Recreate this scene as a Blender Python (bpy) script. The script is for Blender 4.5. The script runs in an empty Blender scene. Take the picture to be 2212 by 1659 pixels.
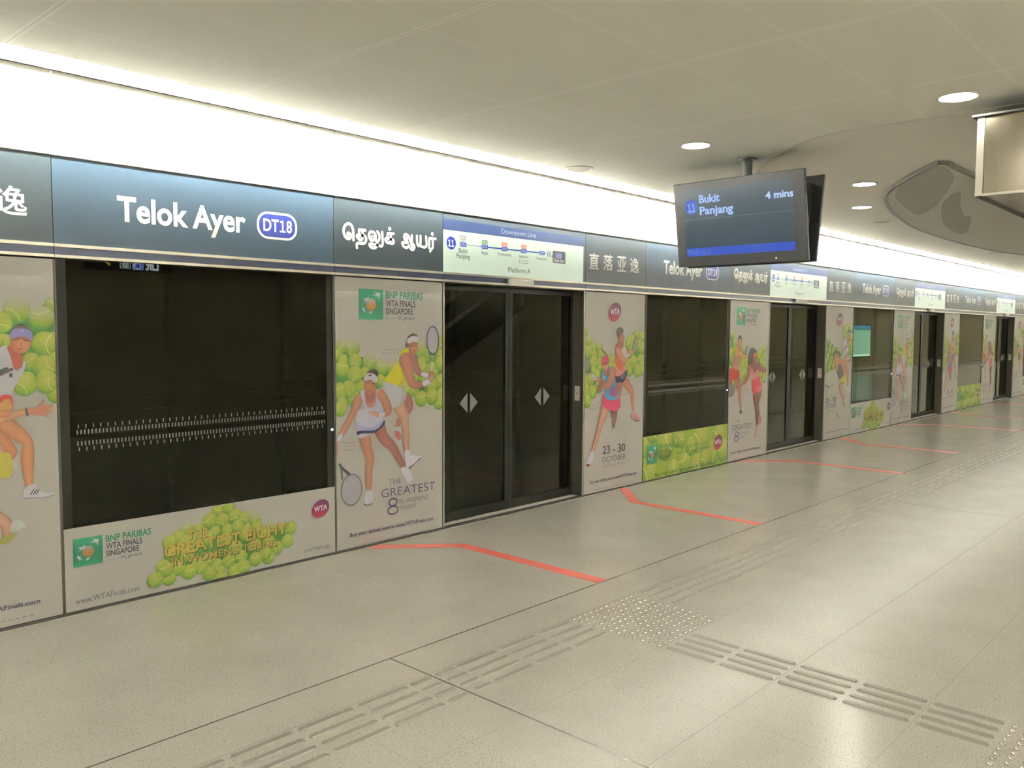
import bpy, math, random
from mathutils import Matrix, Vector, geometry

# ---------------------------------------------------------------- camera, world, exposure
sc = bpy.context.scene
COL = sc.collection
sc.view_settings.view_transform = 'Standard'
sc.view_settings.look = 'None'
sc.view_settings.gamma = 1.0
sc.view_settings.use_curve_mapping = False
sc.view_settings.exposure = 1.18
cd = bpy.data.cameras.new('camera'); cam = bpy.data.objects.new('camera', cd); COL.objects.link(cam); sc.camera = cam
cd.sensor_fit = 'HORIZONTAL'; cd.sensor_width = 36.0; cd.lens = 36.0 * 1808.64 / 2212.0
cd.clip_start = 0.05; cd.clip_end = 200
right = Vector((0.6796148, -0.7335499, 0.0053194)); up = Vector((0.0438394, 0.0478524, 0.9978919)); fwd = Vector((0.7322580, 0.6779489, -0.0646796))
cam.matrix_world = Matrix(((right.x, up.x, -fwd.x, 0.0), (right.y, up.y, -fwd.y, -4.8999), (right.z, up.z, -fwd.z, 1.6), (0, 0, 0, 1)))
world = bpy.data.worlds.new('world'); sc.world = world; world.use_nodes = True
world.node_tree.nodes['Background'].inputs[0].default_value = (1.0, 0.95, 0.85, 1)
world.node_tree.nodes['Background'].inputs[1].default_value = 0.03
COVE_POWER = 3900.0        # strip lamps in the ceiling cove
BACK_FILL_POWER = 330.0        # added fill strips on the back wall ledge, brightening ceiling and room
DOWN_POWER = 52.0        # round ceiling downlights
GAIN = (0.84, 0.81, 0.68)     # light on the posters: printed colours measured in the photograph are divided by it to get ink albedo
PER = 5.65683            # spacing of the platform doors
CEIL = 3.0

# ---------------------------------------------------------------- helpers
def s2l(c):
    c = max(0.0, c)
    return c / 12.92 if c <= 0.04045 else ((c + 0.055) / 1.055) ** 2.4
def hexl(h, gain=1.0):
    g = gain if isinstance(gain, tuple) else (gain,) * 3
    return tuple(min(0.92, s2l(int(h[i:i + 2], 16) / 255.0) / g[i // 2]) for i in (0, 2, 4))
def mat(name, col, rough=0.5, metal=0.0, spec=0.5, emit=None, estr=0.0):
    m = bpy.data.materials.new(name); m.use_nodes = True
    b = m.node_tree.nodes['Principled BSDF']
    b.inputs['Base Color'].default_value = (*col, 1); b.inputs['Roughness'].default_value = rough
    b.inputs['Metallic'].default_value = metal; b.inputs['Specular IOR Level'].default_value = spec
    if emit:
        b.inputs['Emission Color'].default_value = (*emit, 1); b.inputs['Emission Strength'].default_value = estr
    return m
def noise_mat(name, c0, c1, scale, rough=0.5, metal=0.0, spec=0.5, stretch=None, bump=0.0, rr=0.0):
    m = mat(name, c0, rough, metal, spec); nt = m.node_tree; b = nt.nodes['Principled BSDF']
    tc = nt.nodes.new('ShaderNodeTexCoord'); mp = nt.nodes.new('ShaderNodeMapping'); no = nt.nodes.new('ShaderNodeTexNoise'); mx = nt.nodes.new('ShaderNodeMix')
    mx.data_type = 'RGBA'
    no.inputs['Scale'].default_value = scale; no.inputs['Detail'].default_value = 3
    if stretch: mp.inputs['Scale'].default_value = stretch
    nt.links.new(tc.outputs['Object'], mp.inputs[0]); nt.links.new(mp.outputs[0], no.inputs['Vector'])
    mx.inputs[6].default_value = (*c0, 1); mx.inputs[7].default_value = (*c1, 1)
    nt.links.new(no.outputs[0], mx.inputs[0]); nt.links.new(mx.outputs[2], b.inputs['Base Color'])
    if rr:
        ma = nt.nodes.new('ShaderNodeMath'); ma.operation = 'MULTIPLY_ADD'; ma.inputs[1].default_value = rr; ma.inputs[2].default_value = rough - rr / 2
        nt.links.new(no.outputs[0], ma.inputs[0]); nt.links.new(ma.outputs[0], b.inputs['Roughness'])
    if bump:
        bp = nt.nodes.new('ShaderNodeBump'); bp.inputs['Strength'].default_value = bump; bp.inputs['Distance'].default_value = 0.002
        nt.links.new(no.outputs[0], bp.inputs['Height']); nt.links.new(bp.outputs[0], b.inputs['Normal'])
    return m

class MB:
    """collects boxes, cylinders and prisms and links them as ONE mesh object"""
    def __init__(s): s.v = []; s.f = []
    def add(s, vs, fs):
        n = len(s.v); s.v += vs; s.f += [tuple(i + n for i in f) for f in fs]
    def box(s, x0, x1, y0, y1, z0, z1):
        s.add([(x0, y0, z0), (x1, y0, z0), (x1, y1, z0), (x0, y1, z0), (x0, y0, z1), (x1, y0, z1), (x1, y1, z1), (x0, y1, z1)],
              [(0, 3, 2, 1), (4, 5, 6, 7), (0, 1, 5, 4), (1, 2, 6, 5), (2, 3, 7, 6), (3, 0, 4, 7)]); return s
    def lathe(s, prof, seg=32, c=(0, 0, 0)):
        vs = []; fs = []
        for r, z in prof:
            for i in range(seg):
                a = 2 * math.pi * i / seg; vs.append((c[0] + r * math.cos(a), c[1] + r * math.sin(a), c[2] + z))
        for j in range(len(prof) - 1):
            for i in range(seg):
                k = (i + 1) % seg; fs.append((j * seg + i, j * seg + k, (j + 1) * seg + k, (j + 1) * seg + i))
        if prof[0][0] > 1e-4: fs.append(tuple(reversed(range(seg))))
        if prof[-1][0] > 1e-4: fs.append(tuple((len(prof) - 1) * seg + i for i in range(seg)))
        s.add(vs, fs); return s
    def prism(s, pts, z0, z1):
        n = len(pts); vs = [(x, y, z0) for x, y in pts] + [(x, y, z1) for x, y in pts]
        tri = geometry.tessellate_polygon([[Vector((x, y, 0)) for x, y in pts]])
        fs = [t for t in tri] + [tuple(i + n for i in t) for t in tri]
        fs += [(i, (i + 1) % n, (i + 1) % n + n, i + n) for i in range(n)]
        s.add(vs, fs); return s
    def hull(s, frames):
        """frames: list of 4-point cross sections joined into a bar"""
        vs = [p for f in frames for p in f]; n = len(frames[0]); fs = [tuple(range(n)), tuple(reversed(range(len(vs) - n, len(vs))))]
        for j in range(len(frames) - 1):
            fs += [(j * n + i, j * n + (i + 1) % n, (j + 1) * n + (i + 1) % n, (j + 1) * n + i) for i in range(n)]
        s.add(vs, fs); return s
    def build(s, name, m, parent=None, loc=(0, 0, 0), bevel=0.0, smooth=False):
        me = bpy.data.meshes.new(name); me.from_pydata(s.v, [], s.f); me.update()
        me.materials.append(m)
        o = bpy.data.objects.new(name, me); COL.objects.link(o); o.location = loc
        if parent: o.parent = parent
        if smooth:
            for p in me.polygons: p.use_smooth = True
        if bevel:
            b = o.modifiers.new('edge', 'BEVEL'); b.width = bevel; b.segments = 2; b.limit_method = 'ANGLE'
        return o
def empty(name, loc, label, cat, group=None):
    o = bpy.data.objects.new(name, None); COL.objects.link(o); o.location = loc; o.empty_display_size = 0.1
    return tag(o, label, cat, group)
def tag(o, label, cat, group=None):
    o['label'] = label; o['category'] = cat
    if group: o['group'] = group
    return o
def struct(o):
    o['kind'] = 'structure'; return o
def copy_tree(o, parent=None):
    c = o.copy(); COL.objects.link(c)
    if parent: c.parent = parent
    for ch in list(o.children): copy_tree(ch, c)
    return c

# ---------------------------------------------------------------- flat printing: coloured shapes on a sheet, all in millimetres
def ink_mat(name, emit=0.0, rough=0.38):
    m = mat(name, (0.8, 0.8, 0.8), rough, 0, 0.4); nt = m.node_tree; b = nt.nodes['Principled BSDF']
    at = nt.nodes.new('ShaderNodeAttribute'); at.attribute_name = 'ink'
    nt.links.new(at.outputs['Color'], b.inputs['Base Color'])
    if emit:
        dk = nt.nodes.new('ShaderNodeMix'); dk.data_type = 'RGBA'; dk.blend_type = 'MULTIPLY'; dk.inputs[0].default_value = 1.0; dk.inputs[7].default_value = (0.22, 0.22, 0.22, 1)
        nt.links.new(at.outputs['Color'], dk.inputs[6]); nt.links.new(dk.outputs[2], b.inputs['Base Color'])
        nt.links.new(at.outputs['Color'], b.inputs['Emission Color']); b.inputs['Emission Strength'].default_value = emit
    return m
INK = ink_mat('printed_ink')
LIT = ink_mat('lit_display_ink', 0.36, 0.3)
SCREEN = ink_mat('screen_ink', 0.46, 0.3)
_tc = {}
def text_mesh(t, bold):
    if (t, bold) in _tc: return _tc[(t, bold)]
    if '1' in t and len(t) > 1:                       # the plain font draws 1 as a bare stroke: take the flagged full-width digit instead
        vs = []; fs = []; x = 0.0
        for part in [q for q in t.replace('1', '\x001\x00').split('\x00') if q]:
            v, f = text_mesh('\uff11' if part == '1' else part.strip(), bold)
            if not v: x += 0.3; continue
            x0 = min(p[0] for p in v); x1 = max(p[0] for p in v); k = 1.0
            if part == '1': k = CAP / max(p[1] for p in v)
            if part[0] == ' ': x += 0.22
            n = len(vs); vs += [(x + (p[0] - x0) * k, p[1] * k) for p in v]; fs += [tuple(i + n for i in g) for g in f]
            x += (x1 - x0) * k + 0.07 + (0.22 if part[-1] == ' ' else 0)
        _tc[(t, bold)] = (vs, fs); return vs, fs
    cu = bpy.data.curves.new('lettering', 'FONT'); cu.body = t; cu.size = 1.0; cu.offset = bold; cu.resolution_u = 4
    o = bpy.data.objects.new('lettering', cu); COL.objects.link(o)
    me = bpy.data.meshes.new_from_object(o.evaluated_get(bpy.context.evaluated_depsgraph_get()))
    vs = [(v.co.x, v.co.y) for v in me.vertices]; fs = [tuple(p.vertices) for p in me.polygons]
    bpy.data.objects.remove(o); bpy.data.curves.remove(cu); bpy.data.meshes.remove(me)
    _tc[(t, bold)] = (vs, fs); return vs, fs
CAP = max(v[1] for v in text_mesh('H', 0.0)[0])
def catmull(pts, closed, sub=4):
    n = len(pts); out = []
    if n < 3: return [tuple(map(float, p)) for p in pts]
    for i in range(n if closed else n - 1):
        g = (lambda j: pts[j % n]) if closed else (lambda j: pts[min(max(j, 0), n - 1)])
        a, b, c, d = g(i - 1), g(i), g(i + 1), g(i + 2)
        for k in range(sub):
            t = k / sub
            out.append(tuple(0.5 * (2 * b[q] + (c[q] - a[q]) * t + (2 * a[q] - 5 * b[q] + 4 * c[q] - d[q]) * t * t + (3 * b[q] - a[q] - 3 * c[q] + d[q]) * t ** 3) for q in range(len(b))))
    if not closed: out.append(tuple(map(float, pts[-1])))
    return out
class Print:
    STEP = 0.04
    def __init__(s, clip, gain=GAIN):
        s.v = []; s.f = []; s.c = []; s.d = 0.0; s.clip = clip; s.gain = gain
    def col(s, h): return hexl(h, s.gain)
    def put(s, pts, faces, cols):
        x0, x1, z0, z1 = s.clip; n = len(s.v); s.d += s.STEP
        s.v += [(min(max(p[0], x0), x1), -s.d, min(max(p[1], z0), z1)) for p in pts]
        s.f += [tuple(i + n for i in f) for f in faces]
        s.c += cols if isinstance(cols, list) else [cols] * len(pts)
    def poly(s, h, pts, sm=1):
        if sm: pts = catmull(pts, True, 3)
        tri = geometry.tessellate_polygon([[Vector((p[0], p[1], 0)) for p in pts]])
        s.put(pts, tri, s.col(h))
    def rect(s, h, x0, x1, z0, z1): s.put([(x0, z0), (x1, z0), (x1, z1), (x0, z1)], [(0, 1, 2, 3)], s.col(h))
    def rrect(s, h, x0, x1, z0, z1, r):
        pts = []
        for cx, cz, a0 in ((x1 - r, z0 + r, -90), (x1 - r, z1 - r, 0), (x0 + r, z1 - r, 90), (x0 + r, z0 + r, 180)):
            pts += [(cx + r * math.cos(math.radians(a0 + 15 * k)), cz + r * math.sin(math.radians(a0 + 15 * k))) for k in range(7)]
        s.put(pts, [tuple(range(len(pts)))], s.col(h))
    def strip(s, h, pts, prof, caps=True):
        """pts (x,z,w); prof list of (offset -1..1, colour factor)"""
        c = s.col(h); pts = list(pts); P = []
        if caps:
            def cap(p, q):
                dx, dz = p[0] - q[0], p[1] - q[1]; L = math.hypot(dx, dz) or 1; dx /= L; dz /= L
                return [(p[0] + dx * p[2] / 2 * math.sin(a), p[1] + dz * p[2] / 2 * math.sin(a), p[2] * math.cos(a)) for a in (1.45, 1.1, 0.7, 0.35)]
            P = cap(pts[0], pts[1]) + pts + list(reversed(cap(pts[-1], pts[-2])))
        else: P = pts
        vs = []; cs = []; fs = []; m = len(prof)
        for i, p in enumerate(P):
            a = P[max(i - 1, 0)]; b = P[min(i + 1, len(P) - 1)]
            dx, dz = b[0] - a[0], b[1] - a[1]; L = math.hypot(dx, dz) or 1; nx, nz = -dz / L, dx / L
            for o, k in prof:
                vs.append((p[0] + nx * o * p[2] / 2, p[1] + nz * o * p[2] / 2)); cs.append(tuple(min(0.95, v * k) for v in c))
        for i in range(len(P) - 1):
            for j in range(m - 1): fs.append((i * m + j, i * m + j + 1, (i + 1) * m + j + 1, (i + 1) * m + j))
        s.put(vs, fs, cs)
    def limb(s, h, pts): s.strip(h, catmull(pts, False, 5), [(-1, 0.62), (-0.6, 0.95), (0, 1.12), (0.55, 0.98), (1, 0.66)])
    def stroke(s, h, w, pts, caps=True): s.strip(h, [(p[0], p[1], w) for p in (catmull(pts, False, 5) if len(pts) > 2 else pts)], [(-1, 1), (1, 1)], caps)
    def line(s, h, w, pts):
        for a, b in zip(pts, pts[1:]): s.strip(h, [(a[0], a[1], w), (b[0], b[1], w)], [(-1, 1), (1, 1)])
    def disc(s, cx, cz, rx, rz, fn, seg=24, rings=(0.0, 0.3, 0.55, 0.75, 0.9, 1.0)):
        vs = [(cx, cz)]; cs = [fn(0, 0)]; fs = []
        for r in rings[1:]:
            for i in range(seg):
                a = 2 * math.pi * i / seg; u, w = r * math.cos(a), r * math.sin(a); vs.append((cx + rx * u, cz + rz * w)); cs.append(fn(u, w))
        for i in range(seg): fs.append((0, 1 + i, 1 + (i + 1) % seg))
        for j in range(len(rings) - 2):
            for i in range(seg):
                k = (i + 1) % seg; fs.append((1 + j * seg + i, 1 + j * seg + k, 1 + (j + 1) * seg + k, 1 + (j + 1) * seg + i))
        s.put(vs, fs, cs)
    def ball(s, cx, cz, r, fade=0):
        lo, mi, hi = s.col('52772e'), s.col('869838'), s.col('a6aa50')
        def fn(u, w):
            nz = math.sqrt(max(0.0, 1 - u * u - w * w)); d = 0.12 * u + 0.62 * w + 0.72 * nz
            t = max(0.0, min(1.0, (d + 0.25) / 1.2))
            a, b, k = (lo, mi, t / 0.55) if t < 0.55 else (mi, hi, (t - 0.55) / 0.45)
            h = 0.7 * fade * max(0.0, min(1.0, (w + 0.35) / 1.2))
            return tuple((a[q] + (b[q] - a[q]) * k) * (1 - h) + pa[q] * h for q in range(3))
        pa = s.col('b2ae9e')
        s.disc(cx, cz, r, r, fn)
        rg = random.Random(int(cx * 7 + cz * 13)); a = rg.uniform(0, 6.28); ox, oz = math.cos(a) * r * 1.25, math.sin(a) * r * 1.25; R = r * rg.uniform(0.95, 1.15)
        arc = []
        for k in range(40):
            t = 2 * math.pi * k / 40; x, z = ox + R * math.cos(t + a), oz + R * math.sin(t + a)
            if x * x + z * z < (0.97 * r) ** 2: arc.append((cx + x, cz + z, r * 0.07))
        if len(arc) > 3: s.strip('c4cb7c', arc, [(-1, 1), (1, 1)], False)
    def head(s, h, cx, cz, rx, rz):
        c = s.col(h)
        s.disc(cx, cz, rx, rz, lambda u, w: tuple(min(0.9, v * (1.12 - 0.42 * (u * u + w * w) + 0.08 * u)) for v in c))
    def ring(s, h, cx, cz, rx, rz, w):
        s.strip(h, [(cx + rx * math.cos(2 * math.pi * i / 40), cz + rz * math.sin(2 * math.pi * i / 40), w) for i in range(41)], [(-1, 1), (1, 1)], False)
    def ell(s, h, cx, cz, rx, rz):
        c = s.col(h); s.disc(cx, cz, rx, rz, lambda u, w: c, rings=(0, 1.0))
    def text(s, t, x, z, w, cap, dz, h, bold=0.0):
        if t == '8':                                  # a large thin figure of two rings
            s.ring(h, x + w / 2, z + 0.75 * cap, 0.38 * w, 0.215 * cap, 0.085 * cap); s.ring(h, x + w / 2, z + 0.27 * cap, 0.46 * w, 0.235 * cap, 0.085 * cap); return
        vs, fs = text_mesh(t, bold); x0 = min(v[0] for v in vs); x1 = max(v[0] for v in vs); kx = w / (x1 - x0); kz = cap / CAP
        s.put([(x + (v[0] - x0) * kx, z + v[1] * kz + dz * (v[0] - x0) / (x1 - x0)) for v in vs], fs, s.col(h))
    def micro(s, h, a, b):
        L = math.hypot(b[0] - a[0], b[1] - a[1]); n = max(2, int(L / 34)); rg = random.Random(int(a[0] + a[1]))
        for i in range(n):
            t0, t1 = i / n, (i + rg.uniform(0.55, 0.85)) / n
            s.strip(h, [(a[0] + (b[0] - a[0]) * t, a[1] + (b[1] - a[1]) * t, 7) for t in (t0, t1)], [(-1, 1), (1, 1)], False)
    def build(s, name, parent, m=None):
        me = bpy.data.meshes.new(name); me.from_pydata([(x / 1000, y / 1000, z / 1000) for x, y, z in s.v], [], s.f); me.update()
        at = me.color_attributes.new('ink', 'FLOAT_COLOR', 'POINT')
        at.data.foreach_set('color', [q for c in s.c for q in (*c, 1.0)])
        me.materials.append(m or INK)
        o = bpy.data.objects.new(name, me); COL.objects.link(o); o.parent = parent
        s.v, s.f, s.c = [], [], []
        return o
def ops(pr, lst, parent, m=None, default='printed_picture'):
    name = None
    for q in lst:
        k = q[0]
        if k == 'layer':
            if pr.v: pr.build(name or default, parent, m)
            name = q[1]
        elif k == 'p': pr.poly(q[1], q[2], q[3])
        elif k == 'l': pr.limb(q[1], q[2])
        elif k == 'b':
            for b in q[1]: pr.ball(*b)
        elif k == 's': pr.stroke(q[1], q[2], q[3])
        elif k == 'e': pr.ell(*q[1:])
        elif k == 'h': pr.head(*q[1:])
        elif k == 'r': pr.ring(*q[1:])
        elif k == 't': pr.text(*q[1:])
        elif k == 'd': pr.micro(*q[1:])
        elif k == 'w':
            if pr.v: pr.build(name or default, parent, m)
            wta(pr, *q[1:]); name = 'printed_round_badge'
    if pr.v: pr.build(name or default, parent, m)
def wta(pr, x, z, r):
    """tilted crimson-to-purple badge with three white letters"""
    a, b = pr.col('8c2a3c'), pr.col('40203a'); ca, sa = math.cos(0.45), math.sin(0.45)
    N = 36; pts = [(x, z)]; cs = [tuple((a[q] + b[q]) / 2 for q in range(3))]
    for i in range(N):
        u, w = math.cos(2 * math.pi * i / N), math.sin(2 * math.pi * i / N); t = 0.5 + 0.36 * (u + w)
        pts.append((x + r * u * ca - 0.8 * r * w * sa, z + r * u * sa + 0.8 * r * w * ca)); cs.append(tuple(a[q] + (b[q] - a[q]) * t for q in range(3)))
    pr.put(pts, [(0, 1 + i, 1 + (i + 1) % N) for i in range(N)], cs)
    pr.text('WTA', x - r * 0.72, z - r * 0.24, r * 1.46, r * 0.46, r * 0.1, 'd6cfcb', 0.04)
    pr.ell('b0a040', x + r * 0.6, z - r * 0.06, r * 0.05, r * 0.05)
def logo(pr, x, z, w, h, parent, dark='352a38', green='1f6a4c'):
    """green square with four white stars round a ball, four lines of words at its right"""
    L = DATA['logo']; g0, g1 = pr.col('1c5a3e'), pr.col('2f7d58')
    n = 6
    pr.put([(x + w * (i % 2), z + h * (i // 2) / n) for i in range(2 * (n + 1))], [(2 * j, 2 * j + 1, 2 * j + 3, 2 * j + 2) for j in range(n)],
           [tuple(g0[q] + (g1[q] - g0[q]) * abs(2 * (i // 2) / n - 0.9) for q in range(3)) for i in range(2 * (n + 1))])
    c, e, b = L['ball']; c0, c1 = pr.col('a87a40'), pr.col('b4aea0')
    pr.disc(x + c[0] * w, z + c[1] * h, (e[0] - c[0]) * w, (c[1] - b[1]) * h, lambda u, v: tuple(c0[q] * (1 - 0.3 * (u * u + v * v)) + (c1[q] - c0[q]) * max(0, v) for q in range(3)))
    for st in L['stars']: pr.poly('cfcac6', [(x + a * w, z + q * h) for a, q in st], 0)
    pr.build('printed_emblem', parent)
    for i, (t, bl, br, tp) in enumerate(L['text']):
        pr.text(t, x + bl[0] * w, z + bl[1] * h, (br[0] - bl[0]) * w, (tp[1] - bl[1]) * h, 0, (green, dark, dark, '8d8592', '5f5a66')[i], 0.016 if i < 3 else 0.004)
    pr.build('printed_title', parent)

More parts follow.
